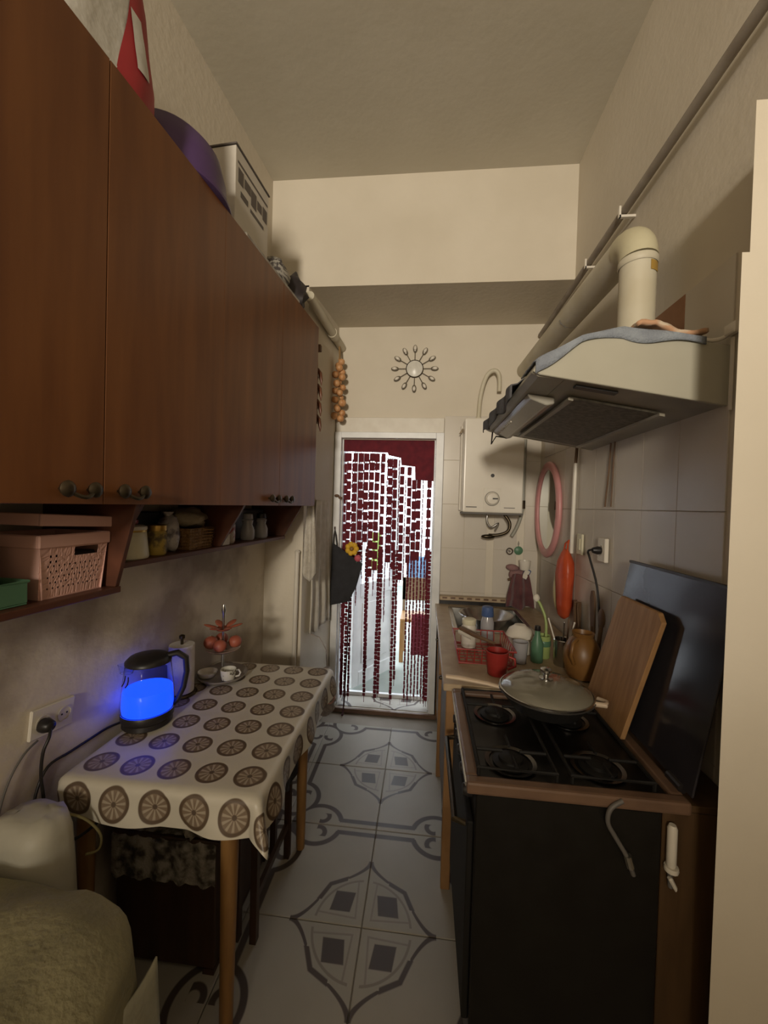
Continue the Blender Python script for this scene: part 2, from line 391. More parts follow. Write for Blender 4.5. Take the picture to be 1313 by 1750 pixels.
# ------------------------------------------------------------ room shell
ZC, ZB, XR, YB, YBM = 3.635, 2.962, 0.843, 3.05, 2.472
def wall_line(y): return X0 + math.tan(AL) * y
fl = struct('floor', G().box(-1.85, 1.0, -4.7, 3.27, -0.12, -0.010), GROUT, 'grey grout bed under the patterned floor tiles')
tg = G().box(-0.2262, 0.2262, -0.2262, 0.2262, -0.009, 0.0)
tb = ob('tile', tg, FTILE, None, bev=0.0025)
first = True
for i in range(-3, 3):
    for j in range(-5, 4):
        x = -0.19 + 0.2275 + 0.455 * i; y = 1.465 + 0.2275 + 0.455 * j
        if x < -1.55 or x > 1.0 or y > 3.0 or y < -0.9: continue
        o = tb if first else tb.copy()
        if not first: C.objects.link(o)
        first = False
        o.parent = fl; o.location = (x, y, 0)
struct('ceiling', G().box(-1.85, 1.0, -4.7, 3.25, ZC, ZC + 0.1), CEIL, 'plain dim off-white plaster ceiling')
g = G(); yA, yB_ = -4.7, 2.48
g.prism([(wall_line(yA), yA), (wall_line(yB_), yB_), (wall_line(yB_) - 0.2, yB_), (wall_line(yA) - 0.2, yA)], 0, ZC, 'z')
struct('wall_left', g, STAIN, 'left plaster wall with damp stains above the table')
g = G().prism([(-1.25, YBM), (-0.768, YBM), (-0.700, YB), (-0.700, 3.25), (-1.25, 3.25)], 0, ZB + .01, 'z')
struct('wall_left_pier', g, PAINT, 'beige wall pier between the wall cabinets and the doorway')
struct('wall_beam', G().box(-1.25, 1.0, YBM, 3.25, ZB, ZC), PAINT, 'deep plastered beam under the ceiling before the doorway')
wr = struct('wall_right', G().box(XR, 1.0, -4.7, 3.25, 0, ZC), PAINT, 'right wall, painted above its glazed tiles')
struct('wall_rear', G().box(-1.85, 1.0, -4.7, -4.6, 0, ZC), PAINT, 'far wall of the room behind')
g = G().box(-1.0, -0.664, YB, 3.25, 0, ZB).box(0.089, XR, YB, 3.25, 0, ZB).box(-0.664, 0.089, YB, 3.25, 2.10, ZB)
wb = struct('wall_back', g, PAINT, 'beige back wall round the doorway')
# pier beside the stove
g = G().prism([(.692, .98), (XR, .98), (XR, 1.045), (.75, 1.045)], 0, 2.19, 'z')
g.prism([(.708, .98), (XR, .98), (XR, 1.045), (.765, 1.045)], 2.19, 2.525, 'z')
struct('wall_right_pier', g, PAINT, 'bright plastered wall stub at the near end of the stove')
# glazed wall tiles (each a piece of its own)
TW, TH = 0.217, 0.332
TR_ = .361
rt = ob('tile', G().box(-0.005, 0.001, 0.0009, TW - .0009, 0.0009, TR_ - .0009), TILEW, None, bev=.0012)
used = False
for j in range(-1, 9):
    for k in range(7):
        y = 1.425 - 0.217 * 2 + TW * j + 0.217; z = 1.607 - TR_ * 5 + TR_ * k + TR_
        if y + TW > YB + .005 or z > 2.2 or z < 0 or y < 1.04: continue
        o = rt if not used else rt.copy()
        if used: C.objects.link(o)
        used = True; o.parent = wr; o.location = (XR, y, z)
        if j == 1 and abs(z - 1.968) < .01: o.data = rt.data.copy(); o.data.materials[0] = BRICKT; o['label'] = 'bare orange-brown patch'
bt = ob('tile', G().box(0.0009, 0.2191, -0.005, 0.001, 0.0009, TH - .0009), TILEW, None, bev=.0012)
used = False
for j in range(4):
    for k in range(7):
        x = 0.130 if j == 0 else 0.30 + 0.22 * (j - 1); z = 1.62 - TH * 5 + TH * k + TH
        if z > 2.2: continue
        o = bt if not used else bt.copy()
        if used: C.objects.link(o)
        used = True; o.parent = wb; o.location = (x, YB, z)
        if j == 0: o.scale = (0.168 / .22, 1, 1)
        if j == 3: o.scale = (0.10 / .22, 1, 1)
# doorway trim
g = G().box(-0.700, -0.650, 3.0, 3.05, 0.03, 2.15).box(0.070, 0.128, 3.0, 3.05, 0.03, 2.15).box(-0.65, 0.07, 3.0, 3.05, 2.105, 2.15)
g.box(-0.650, -0.640, 3.05, 3.25, 0.03, 2.105).box(0.060, 0.070, 3.05, 3.25, 0.03, 2.105)
struct('trim_1', g, UPVC, 'white frame round the doorway', bev=.003)
struct('trim_2', G().box(-0.700, 0.128, 3.02, 3.052, 2.15, 2.265), WHITEP, 'cream board over the door frame', bev=.004)
th = struct('trim_3', G().box(-0.70, 0.13, 2.99, 3.30, 0.0, 0.024), WHITEP, 'pale raised threshold of the doorway', bev=.003)
ob('tile', G().box(-0.66, -0.30, 3.03, 3.24, 0.0235, 0.030), FTILE, th); ob('tile', G().box(-0.297, 0.09, 3.03, 3.24, 0.0235, 0.030), FTILE, th)
ob('edge_strip', G().box(-0.70, 0.13, 2.982, 3.003, 0.0, 0.031), STOVEB, th)
ob('track', G().box(-0.66, 0.09, 3.205, 3.235, 0.030, 0.06), UPVC, th, bev=.002)

# ------------------------------------------------------------ left: wall cabinets
def knob_handle(parent, y, z, s):
    g = GL()
    for dy in (-0.034, 0.034):
        g.lathe([(0.004, 0), (0.006, 0.008), (0.016, 0.016), (0.019, 0.023), (0.014, 0.029), (0.004, 0.031)], (0.356, y + dy, z), 12, Ry_(PI / 2))
    pts = [(0.356 + 0.020 + 0.010 * math.sin(PI * t / 8), y - 0.034 + 0.068 * t / 8, z - 0.002 - 0.016 * math.sin(PI * t / 8)) for t in range(9)]
    g.tube(pts, 0.005, 6)
    ob('handle', g, BRONZE, parent, smooth=40)
def wall_cabinet(y0, y1, label):
    t = lthing('wall_cabinet', label, 'cabinet', 0.0, (y0 + y1) / 2, 1.592, 'cherry wall cabinets')
    b = GL(); b.box(0.001, 0.330, y0 + .002, y0 + .020, 1.592, 2.66).box(0.001, 0.330, y1 - .020, y1 - .002, 1.592, 2.66)
    b.box(0.001, 0.330, y0 + .02, y1 - .02, 1.592, 1.610).box(0.001, 0.330, y0 + .02, y1 - .02, 2.642, 2.66).box(0.001, 0.006, y0 + .02, y1 - .02, 1.61, 2.642)
    ob('body', b, CHERRY, t)
    ym = (y0 + y1) / 2
    for a, c, s in ((y0 + .0003, ym - .0012, 1), (ym + .0012, y1 - .0003, -1)):
        d = ob('door', GL().box(0.334, 0.356, a, c, 1.582, 2.66), CHERRY, t, bev=.001)
        knob_handle(d, (c - .075) if s > 0 else (a + .075), 1.616, s)
    return t
wall_cabinet(0.449, 1.430, 'cherry wood double-door wall cabinet nearest the camera, over the pink basket')
wall_cabinet(1.430, 2.410, 'cherry wood double-door wall cabinet nearest the doorway')

def under_shelf(y0, y1, zb, d, brs, label):
    t = lthing('hanging_shelf', label, 'shelf', 0.0, (y0 + y1) / 2, zb)
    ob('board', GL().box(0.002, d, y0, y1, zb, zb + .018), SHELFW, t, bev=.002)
    for y in brs:
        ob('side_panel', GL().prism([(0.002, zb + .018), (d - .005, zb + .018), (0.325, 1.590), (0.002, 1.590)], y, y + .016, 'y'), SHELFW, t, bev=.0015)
    return t
under_shelf(0.449, 1.095, 1.325, 0.262, (0.45, 1.078), 'cherry wood hanging shelf, coloured as shaded, holding the pink basket')
under_shelf(1.097, 2.315, 1.382, 0.215, (1.098, 1.66, 2.298), 'cherry wood hanging shelf, coloured as shaded, holding the wicker basket and jars')

# pink basket with lid ajar
ZS1 = 1.3435; ZS2 = 1.4005
t = lthing('storage_basket', 'pink perforated plastic basket with its lid ajar on the hanging shelf', 'basket', 0.15, 0.98, ZS1)
bx0, bx1, by0, by1 = 0.055, 0.235, 0.885, 1.072
BP = 0.0
def wall_with_holes(fix, axis, a0, a1, z0, z1, ins, holes):
    # panel as quads with rectangular holes punched out
    xs = sorted(set([a0, a1] + [q for h in holes for q in h[:2]])); zs = sorted(set([z0, z1] + [q for h in holes for q in h[2:]]))
    vs = []; fs = []
    for i in range(len(xs) - 1):
        for j in range(len(zs) - 1):
            mx, mz = (xs[i] + xs[i + 1]) / 2, (zs[j] + zs[j + 1]) / 2
            if any(h[0] < mx < h[1] and h[2] < mz < h[3] for h in holes): continue
            k = len(vs)
            for (p, q) in ((xs[i], zs[j]), (xs[i + 1], zs[j]), (xs[i + 1], zs[j + 1]), (xs[i], zs[j + 1])):
                tt = (q - z0) / (z1 - z0); off = ins * (1 - tt); c = (a0 + a1) / 2; pp = c + (p - c) * (1 - 0.07 * (1 - tt))
                vs.append((fix - off, pp, q) if axis == 'x' else (pp, fix - off, q))
            fs.append((k, k + 1, k + 2, k + 3))
    return vs, fs
holes = [(0.975, 1.045, 1.445, 1.468)]
for r in range(5):
    for c in range(11):
        y = by0 + .02 + c * .0145 + (r % 2) * .007; z = ZS1 + .022 + r * .014
        if y + .006 < by1 - .012: holes.append((y, y + .005, z, z + .005))
for c in range(2):
    for r in range(2): holes.append((0.91 + .0145 * c, .916 + .0145 * c, 1.432 + .014 * r, 1.438 + .014 * r))
g = GL(); vs, fs = wall_with_holes(bx1, 'x', by0, by1, ZS1, 1.475, 0.012, holes); g.add(vs, fs)
vs, fs = wall_with_holes(bx0, 'x', by0, by1, ZS1, 1.475, -0.012, []); g.add(vs, fs)
vs, fs = wall_with_holes(by0, 'y', bx0, bx1, ZS1, 1.475, -0.012, []); g.add(vs, fs)
vs, fs = wall_with_holes(by1, 'y', bx0, bx1, ZS1, 1.475, 0.012, []); g.add(vs, fs)
g.box(bx0 + .01, bx1 - .01, by0 + .01, by1 - .01, ZS1, ZS1 + .002)
ob('body', g, PINK, t, solid=.002)
g = GL()
for (a, b_, c, d) in ((bx1 - .002, bx1 + .006, by0 - .006, by1 + .006), (bx0 - .006, bx0 + .002, by0 - .006, by1 + .006), (bx0, bx1, by0 - .006, by0 + .002), (bx0, bx1, by1 - .002, by1 + .006)):
    g.box(a, b_, c, d, 1.470, 1.503)
ob('rim', g, PINK, t, bev=.003)
Rl = Rx(-0.055)
g = G(); c0 = Vector((0.145, 0.979, 1.536))
for d, o_ in (((0.196, 0.204, 0.004), (0, 0, .013)), ((0.005, 0.204, 0.03), (0.0955, 0, 0)), ((0.005, 0.204, 0.03), (-0.0955, 0, 0)), ((0.196, 0.005, 0.03), (0, 0.0995, 0)), ((0.196, 0.005, 0.03), (0, -0.0995, 0))):
    g.cbox(tuple(c0 + Rl @ Vector(o_)), d, Rl)
g.v = [LW(*p) for p in g.v]
ob('lid', g, PINK, t, bev=.002)
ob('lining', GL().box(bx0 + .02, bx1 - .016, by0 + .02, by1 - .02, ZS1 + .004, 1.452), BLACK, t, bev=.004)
# things at the left end of the shelf
t = lthing('food_container', 'green lidless box at the very left end of the hanging shelf', 'box', 0.17, 0.79, ZS1)
g = GL().box(0.09, 0.235, 0.735, 0.86, ZS1, ZS1 + .004)
for a in ((0.09, 0.094, .735, .86), (.231, .235, .735, .86), (.094, .231, .735, .739), (.094, .231, .856, .86)): g.box(a[0], a[1], a[2], a[3], ZS1 + .004, ZS1 + .055)
ob('body', g, GREEN, t, bev=.002)
ob('rim', GL().tube([(0.09, .735, ZS1 + .055), (.235, .735, ZS1 + .055), (.235, .86, ZS1 + .055), (.09, .86, ZS1 + .055)], .004, 6, True), GREEN, t)
t = lthing('jar', 'pale jar with white lid standing in the green box', 'jar', 0.16, 0.80, ZS1 + .0045)
ob('body', GL().lathe([(0.034, 0), (0.038, .01), (0.038, .09), (0.030, .10)], (0.16, .80, ZS1 + .0045), 18), GLASSY, t, smooth=40)
ob('lid', GL().lathe([(0.034, .1), (0.036, .103), (0.036, .124), (0.033, .127)], (0.16, .80, ZS1 + .0045), 18), WHITEP, t, smooth=40)
# canister
t = lthing('canister', 'cream enamel canister with brass rim beside the pink basket', 'canister', 0.14, 1.237, ZS2)
ob('body', GL().lathe([(0.066, 0), (0.068, .004), (0.060, .085), (0.058, .088)], (0.140, 1.237, ZS2), 24), CREAM, t, smooth=40)
ob('rim', GL().lathe([(0.060, .087), (0.061, .090), (0.060, .094)], (0.140, 1.237, ZS2), 24), GOLD, t, smooth=40)
ob('lid', GL().lathe([(0.061, .094), (0.062, .097), (0.061, .105), (0.05, .109), (.01, .111)], (0.140, 1.237, ZS2), 24), WHITEP, t, smooth=40)
g = GL(); g.lathe([(.03, .111), (.035, .115), (.035, .125), (.03, .128)], (0.140, 1.237, ZS2), 14)
ob('red_knob', g, RED, t, smooth=40)
# spice packets / jars
t = lthing('spice_jar', 'jar of yellow spice with gold lid between canister and wicker basket', 'jar', 0.165, 1.345, ZS2)
ob('body', GL().lathe([(.030, 0), (.033, .006), (.033, .075), (.028, .085)], (.165, 1.345, ZS2), 18), SPICE, t, smooth=40)
ob('lid', GL().lathe([(.031, .085), (.032, .088), (.032, .104), (.028, .107)], (.165, 1.345, ZS2), 18), GOLD, t, smooth=40)
t = lthing('spice_bag', 'crumpled clear bag with dark print right of the yellow spice jar', 'bag', 0.14, 1.43, ZS2)
def lump(c, r, n=14, m=10, amp=.15, f=18, seed=0, flat=None):
    g = GL(); v = []; fs = []
    for j in range(m + 1):
        th_ = PI * j / m
        for i in range(n):
            a = 2 * PI * i / n; d = Vector((math.sin(th_) * math.cos(a), math.sin(th_) * math.sin(a), -math.cos(th_)))
            k = 1 + amp * fbm(d.x * f / 10 + seed, d.y * f / 10, d.z * f / 10) * 2
            p = (c[0] + d.x * r[0] * k, c[1] + d.y * r[1] * k, max(c[2] + d.z * r[2] * k, c[2] - r[2] * .97 if flat is None else flat))
            v.append(p)
    for j in range(m):
        for i in range(n): fs.append((j * n + i, j * n + (i + 1) % n, (j + 1) * n + (i + 1) % n, (j + 1) * n + i))
    g.add(v, fs); return g
PATB = mat('printed_clear_bag', (0.46, 0.43, 0.42), 0.3, c2=(0.10, 0.08, 0.09), scale=22, mix=(.4, .52), bump=.5, bscale=30)
ob('body', lump((.14, 1.43, ZS2 + .065), (.045, .04, .066), amp=.2, seed=3, flat=ZS2), PATB, t, smooth=80)
ob('neck', GL().lathe([(.012, .12), (.008, .13), (.02, .15), (.016, .152)], (.14, 1.43, ZS2), 10), PATB, t, smooth=80)
single('storage_box', GL().box(.02, .09, 1.28, 1.46, ZS2, ZS2 + .15), mat('navy_box', (.03, .035, .045), .5), 'dark navy box behind the spice jar on the hanging shelf', 'box', bev=.004)
# wicker basket with cloth
t = lthing('wicker_basket', 'rectangular wicker basket with side handles on the hanging shelf', 'basket', 0.11, 1.545, ZS2)
g = GL()
x0, x1, y0, y1 = .03, .20, 1.478, 1.638
def rect(k, z): return [(x0 + .012 - k, y0 + .012 - k, z), (x1 - .012 + k, y0 + .012 - k, z), (x1 - .012 + k, y1 - .012 + k, z), (x0 + .012 - k, y1 - .012 + k, z)]
v = rect(0, ZS2) + rect(.01, ZS2 + .085) + rect(.005, ZS2 + .085) + rect(-.004, ZS2 + .004)
g.add(v, [(0, 1, 2, 3)] + [(i + 4 * k, (i + 1) % 4 + 4 * k, (i + 1) % 4 + 4 * k + 4, i + 4 * k + 4) for k in range(3) for i in range(4)] + [(12, 15, 14, 13)])
ob('body', g, WICKER, t)
g = GL()
for k in range(7): g.tube(rect(.001 + k * .0014, ZS2 + .006 + k * .0125), .0045, 5, True)
ob('weave', g, WICKER, t, smooth=60)
for yy in (y0 - .002, y1 + .002):
    ob('handle', GL().tube([(.09, yy, ZS2 + .08), (.095, yy + (.012 if yy > 1.5 else -.012), ZS2 + .10), (.115, yy + (.016 if yy > 1.5 else -.016), ZS2 + .108), (.135, yy + (.012 if yy > 1.5 else -.012), ZS2 + .10), (.14, yy, ZS2 + .08)], .005, 6), WICKER, t, smooth=60)
single('folded_cloth', lump((.115, 1.56, ZS2 + .12), (.085, .085, .045), amp=.25, seed=8, flat=ZS2 + .087), SACK, 'beige sacking cloth bundled on top of the wicker basket', 'cloth', smooth=80)
# far section of the shelf
t = lthing('paper_box', 'small white carton left of the red patterned jar', 'box', .175, 1.715, ZS2)
ob('body', GL().box(.13, .205, 1.69, 1.745, ZS2, ZS2 + .045), CARD, t, bev=.002)
ob('flap', GL().box(.13, .205, 1.69, 1.745, ZS2 + .0455, ZS2 + .047), CARD, t)
t = lthing('patterned_jar', 'red patterned glass jar with black lid on the hanging shelf', 'jar', .15, 1.80, ZS2)
ob('body', GL().lathe([(.036, 0), (.042, .01), (.042, .085), (.03, .105)], (.15, 1.80, ZS2), 18), REDPAT, t, smooth=40)
ob('lid', GL().lathe([(.031, .105), (.032, .107), (.032, .13), (.028, .133)], (.15, 1.80, ZS2), 18), BLACK, t, smooth=40)
single('tea_tin', GL().box(.03, .10, 1.83, 2.26, ZS2, ZS2 + .155), mat('grey_blue_tin', (.055, .055, .07), .4), 'long dark grey-blue tin behind the two glass shakers', 'tin', bev=.006)
for y, lb in ((1.995, 'glass shaker with dark cap nearer the red patterned jar'), (2.14, 'glass shaker with dark cap nearer the end panel of the shelf')):
    t = lthing('glass_shaker', lb, 'shaker', .15, y, ZS2, 'glass shakers')
    ob('body', GL().lathe([(.030, 0), (.036, .008), (.036, .05), (.024, .078), (.030, .10), (.024, .108)], (.15, y, ZS2), 16), GLASSY, t, smooth=50)
    ob('cap', GL().lathe([(.026, .108), (.027, .11), (.025, .132), (.015, .138)], (.15, y, ZS2), 16), BLACK if y > 2.1 else GLASSY, t, smooth=50)

# ------------------------------------------------------------ on top of the cabinets
ZT = 2.6605
t = lthing('shopping_bag', 'white plastic bag with a red printed side on top of the near cabinet', 'bag', .24, 0.98, ZT)
g = GL()
n = 26
def bagpt(a, z):
    k = 1 + .10 * fbm(a * 2.2, z * 7, 1.7); r = (.12, .195)
    q = 1 - .25 * (z / .42) ** 2
    e = 4.0; ca, sa = math.cos(a), math.sin(a)
    s_ = (abs(ca) ** e + abs(sa) ** e) ** (-1 / e)
    return (.225 + ca * s_ * r[0] * k * q, .945 + sa * s_ * r[1] * k * q, ZT + z)
zz = [0, .03, .1, .18, .26, .34, .40, .44]
v = [bagpt(2 * PI * i / n, z) for z in zz for i in range(n)]
fs = [(j * n + i, j * n + (i + 1) % n, (j + 1) * n + (i + 1) % n, (j + 1) * n + i) for j in range(len(zz) - 1) for i in range(n)] + [tuple(reversed(range(n)))]
g.add(v, fs); ob('body', g, PLASTB, t, smooth=70)
def bagskin(i0, i1, z0, z1, off, sl=0.0):
    g = GL(); v = []; m_ = 24
    for j in range(m_ + 1):
        for i in range(m_ + 1):
            z = z0 + (z1 - z0) * j / m_; b0 = i0 + sl * j / m_; a = b0 + (i1 - b0) * i / m_
            p = bagpt(a, z); c = (.225, .945)
            v.append((p[0] + (p[0] - c[0]) * off, p[1] + (p[1] - c[1]) * off, p[2]))
    g.add(v, [(j * (m_ + 1) + i, j * (m_ + 1) + i + 1, (j + 1) * (m_ + 1) + i + 1, (j + 1) * (m_ + 1) + i) for j in range(m_) for i in range(m_)])
    return g
ob('red_print', bagskin(0.10, 2.4, .0, .43, .02, .50), REDBAG, t, smooth=70)
ob('white_emblem', bagskin(0.36, 0.52, .07, .22, .045), PLASTB, t, smooth=70)
# inverted purple basin
t = lthing('basin', 'purple plastic basin upside down on top of the near cabinet', 'basin', .205, 1.36, ZT)
pr = [(.205, .0), (.212, .004), (.212, .014), (.196, .018), (.186, .10), (.165, .165), (.135, .19), (.0, .195)]
ob('bowl', GL().lathe(pr[3:], (.20, 1.368, ZT), 36, sx=.82), PURPLE, t, smooth=50)
ob('rim', GL().lathe(pr[:4], (.20, 1.368, ZT), 36, sx=.82), PURPLE, t, smooth=50)
# carton
ZT2 = ZT
ZT = ZT + .024
t = lthing('carton_box', 'white printed carton standing on top of the far cabinet', 'box', .18, 1.77, ZT)
ob('body', GL().box(.08, .272, 1.62, 1.905, ZT, ZT + .385), CARD, t, bev=.002)
g = GL().box(.075, .277, 1.615, 1.91, ZT + .386, ZT + .392)
ob('top_flap', g, PRINT, t)
g = GL(); xx = .2728
g.box(xx, xx + .0006, 1.635, 1.895, ZT + .325, ZT + .335)
for k, (a, b_, c, d) in enumerate(((1.64, 1.68, .25, .31), (1.69, 1.74, .26, .30), (1.745, 1.79, .23, .30), (1.80, 1.84, .25, .29), (1.85, 1.89, .24, .30), (1.66, 1.72, .20, .225), (1.74, 1.86, .195, .21))): g.box(xx, xx + .0006, a, b_, ZT + c, ZT + d)
ob('side_print', g, PRINT, t)
g = GL().box(.10, .20, 1.6185, 1.619, ZT + .27, ZT + .28).box(.19, .20, 1.6185, 1.619, ZT + .16, ZT + .28).box(.10, .17, 1.6185, 1.619, ZT + .18, ZT + .24)
ob('end_print', g, mat('grey_carton_print', (.22, .20, .19), .7), t)
# paper under / newspaper + striped + dark bag
ZT = ZT2
single('folded_newspaper', GL().box(.05, .350, 1.58, 2.13, ZT, ZT + .0235), mat('newsprint', (.50, .47, .42), .9, c2=(.28, .26, .23), scale=30), 'grey folded newspapers lying under the white carton', 'newspaper', bev=.006)
STRIPE = mat('striped_grey_bag', (.36, .34, .30), .6, c2=(.07, .06, .06), scale=7, stretch=(9, 1, 9), mix=(.45, .55))
single('striped_bag', lump((.235, 2.02, ZT + .105), (.09, .085, .085), amp=.12, seed=5, flat=ZT + .024), STRIPE, 'grey and black striped bag on the far end of the newspapers', 'bag', smooth=80)
single('dark_bag', lump((.26, 2.215, ZT + .10), (.085, .070, .105), amp=.25, seed=11, flat=ZT), mat('black_bag', (.028, .022, .024), .5), 'small black bag at the far end of the cabinet top', 'bag', smooth=80)
single('rolled_paper', GL().cyl((.30, 2.265, ZT + .022), (.31, 2.40, ZT + .022), .020, n=12), PAPER, 'white rolled paper on the end of the cabinet top', 'roll')
# pipe on the left
t = thing('water_pipe', 'thick cream pipe along the top of the left pier', 'pipe', (-.73, 2.6, 2.80))
ob('tube', G().cyl((-.730, 2.36, 2.847), (-.672, 3.04, 2.80), .030), PIPEW, t, smooth=40)
ob('collar', G().cyl((-.694, 2.80, 2.816), (-.688, 2.86, 2.812), .036), PIPEW, t, smooth=40)
# hanging onions
t = thing('onion_string', 'braided string of brown onions hanging left of the sunburst clock', 'onions', (-.665, 2.93, 2.20))
ob('twine', G().tube([(-.675, 2.96, 2.79), (-.668, 2.95, 2.72), (-.665, 2.94, 2.5), (-.66, 2.93, 2.24)], .009, 7), TWINE, t, smooth=60)
on = None
for k in range(19):
    a = k * 2.4; z = 2.655 - k * .0235; r = .024 + .007 * random.random(); rad = .030 if k > 2 else .014
    g = G().sph((0, 0, 0), (r, r, r * .92), 10, 7); g.lathe([(.007, r * .8), (.003, r * 1.35)], (0, 0, 0), 6)
    R = Matrix.Rotation(a, 4, 'Z') @ Matrix.Rotation(-.8, 4, 'Y')
    g.v = [tuple(R @ Vector(p) + Vector((-.664 + rad * math.cos(a), 2.935 + rad * math.sin(a) * .8, z))) for p in g.v]
    ob('onion', g, ONION, t, smooth=60)
# dried peppers
t = thing('pepper_string', 'string of dark dried peppers hanging beside the far cabinet end', 'peppers', (-.69, 2.5, 2.08))
ob('twine', G().tube([(-.70, 2.455, 2.56), (-.696, 2.46, 2.4), (-.692, 2.455, 2.1)], .004, 6), TWINE, t)
ob('nail', G().cyl((-.70, 2.475, 2.56), (-.70, 2.44, 2.565), .009), SPOONW, t)
for k in range(7):
    z = 2.44 - k * .048; s_ = (-1) ** k
    P = [(-.695, 2.455, z), (-.690 + .014 * s_, 2.448, z - .03), (-.684 + .016 * s_, 2.445, z - .07), (-.676 + .010 * s_, 2.445, z - .105)]
    ob('pepper', G().tube(P, [.010, .013, .010, .002], 7), PEPPER, t, smooth=60)
single('wall_hook_block', G().box(-.715, -.675, 2.44, 2.471, 2.55, 2.59), SPOONW, 'small brown block on the pier edge above the dried peppers', 'block', bev=.003)

# ------------------------------------------------------------ left pier: hanging cloths
def hang_cloth(name, x0, y0, x1, y1, ztop, zbot, amp, folds, m, label, cat, seed=0, narrow=1.0, nv=22, nu=28, th=.004, zfun=None):
    dx, dy = x1 - x0, y1 - y0; L = math.hypot(dx, dy); nx, ny = dy / L, -dx / L
    def fn(u, v):
        c = .5 + (u - .5) * (1 + (narrow - 1) * (1 - v) ** 1.5)
        o = amp * (math.sin(u * folds * 2 * PI + seed) * (.5 + .5 * v) + .5 * fbm(u * 5 + seed, v * 3)) + amp * .8
        zb = zbot + (zfun(u) if zfun else .012 * math.sin(u * 9 + seed))
        return (x0 + dx * c + nx * o, y0 + dy * c + ny * o, ztop + (zb - ztop) * v)
    return single(name, G().grid(fn, nu, nv), m, label, cat, smooth=80, solid=th)
hang_cloth('hanging_towel', -.757, 2.56, -.712, 2.94, 1.62, .72, .014, 3, WHITEC, 'long white towel hanging on the pier by the doorway', 'towel', 1.0, .6)
hang_cloth('lace_towel', -.752, 2.440, -.668, 2.440, 1.58, 1.10, .012, 1.5, LACE if False else mat('knit_white', (.56, .52, .45), .95, c2=(.44, .40, .34), scale=22, bump=.5, bscale=120), 'narrow knitted white cloth hanging by the shelf end', 'cloth', .3, .5, zfun=lambda u: .10 * abs(u - .5))
t = thing('curtain_pole', 'pale upright pole in the corner behind the table', 'pole', (-.80, 2.44, .0))
ob('shaft', G().cyl((-.805, 2.44, 0.0), (-.792, 2.44, 1.28), .014, n=12), WHITEP, t, smooth=40)
ob('cap', G().lathe([(.016, 0), (.018, .01), (.008, .02)], (-.792, 2.44, 1.28), 12), WHITEP, t, smooth=40)
# black pot holder bag on the door jamb
t = thing('cloth_bag', 'charcoal cloth bag hanging from a hook on the left door jamb', 'bag', (-.57, 2.965, .82))
poly = [(-.69, 1.30), (-.455, 1.15), (-.50, .97), (-.555, .86), (-.695, .825)]
ob('body', G().prism(poly, 2.955, 2.985, 'y'), DARKC, t, bev=.008, seg=2, smooth=60)
ob('strap', G().tube([(-.685, 2.97, 1.29), (-.682, 2.975, 1.36), (-.678, 2.985, 1.405), (-.668, 2.975, 1.36), (-.655, 2.97, 1.275)], .005, 6), DARKC, t)
ob('hook', G().tube([(-.678, 3.0, 1.41), (-.678, 2.98, 1.405), (-.678, 2.975, 1.425)], .005, 6), CHROME, t)
t = thing('artificial_flower', 'yellow artificial flower with a rose bud stuck above the charcoal bag', 'flower', (-.53, 2.962, 1.24))
for k in range(7):
    a = 2 * PI * k / 7; g = G().sph((-.535 + .033 * math.cos(a), 2.938, 1.265 + .033 * math.sin(a)), (.022, .012, .022), 8, 5); ob('petal', g, YELLOW, t, smooth=80)
ob('centre', G().sph((-.535, 2.928, 1.265), .016, 8, 6), LEGW, t, smooth=80)
ob('rose_bud', G().sph((-.488, 2.936, 1.195), (.028, .018, .026), 8, 6), ROSE, t, smooth=80)
ob('stem', G().tube([(-.535, 2.945, 1.265), (-.52, 2.946, 1.22), (-.488, 2.946, 1.195), (-.50, 2.950, 1.16)], .003, 5), GREEN, t)
# crocheted bag low by the table end
t = thing('net_bag', 'pinkish net bag of small things hanging at the far end of the table', 'bag', (-.61, 2.60, .17))
NET = mat('pale_pink_net', (.50, .44, .40), .9, c2=(.30, .26, .24), scale=30, bump=.5, bscale=80)
g = G()
for (x, y, z, r) in ((-.63, 2.60, .22, .05), (-.60, 2.58, .31, .055), (-.63, 2.61, .40, .048), (-.605, 2.59, .25, .05), (-.62, 2.60, .47, .035)): g.sph((x, y, z), (r, r * .8, r), 12, 8)
ob('contents', g, NET, t, smooth=80)
ob('loop', G().tube([(-.62, 2.60, .49), (-.63, 2.60, .62), (-.68, 2.60, .70), (-.752, 2.60, .72)], .004, 5), NET, t)
ob('ring', G().tube([(-.585 + .035 * math.cos(a * PI / 8), 2.535, .335 + .045 * math.sin(a * PI / 8)) for a in range(16)], .006, 6, True), PINK, t, smooth=60)

# ------------------------------------------------------------ table
t = thing('kitchen_table', 'small pine table with round tapered legs under the printed cloth', 'table', (-.76, 1.5, 0))
TX0, TX1, TY0, TY1, TZ = -1.04, -.462, 1.085, 1.955, .762
ob('tabletop', G().box(TX0, TX1, TY0, TY1, TZ - .022, TZ), LEGW, t, bev=.003)
ob('apron', G().box(TX0 + .05, TX1 - .07, TY0 + .05, TY0 + .07, .66, .739).box(TX0 + .05, TX1 - .07, TY1 - .19, TY1 - .17, .66, .739).box(TX1 - .08, TX1 - .06, TY0 + .05, TY1 - .17, .66, .739).box(TX0 + .05, TX0 + .07, TY0 + .05, TY1 - .17, .66, .739), LEGW, t)
for (x, y) in ((-.553, 1.128), (-.528, 1.775), (-1.015, 1.775), (-1.055, 1.165)):
    ob('leg', G().lathe([(.019, 0), (.020, .02), (.026, .55), (.027, .70), (.024, .739)], (x, y, 0), 18), LEGW, t, smooth=40)
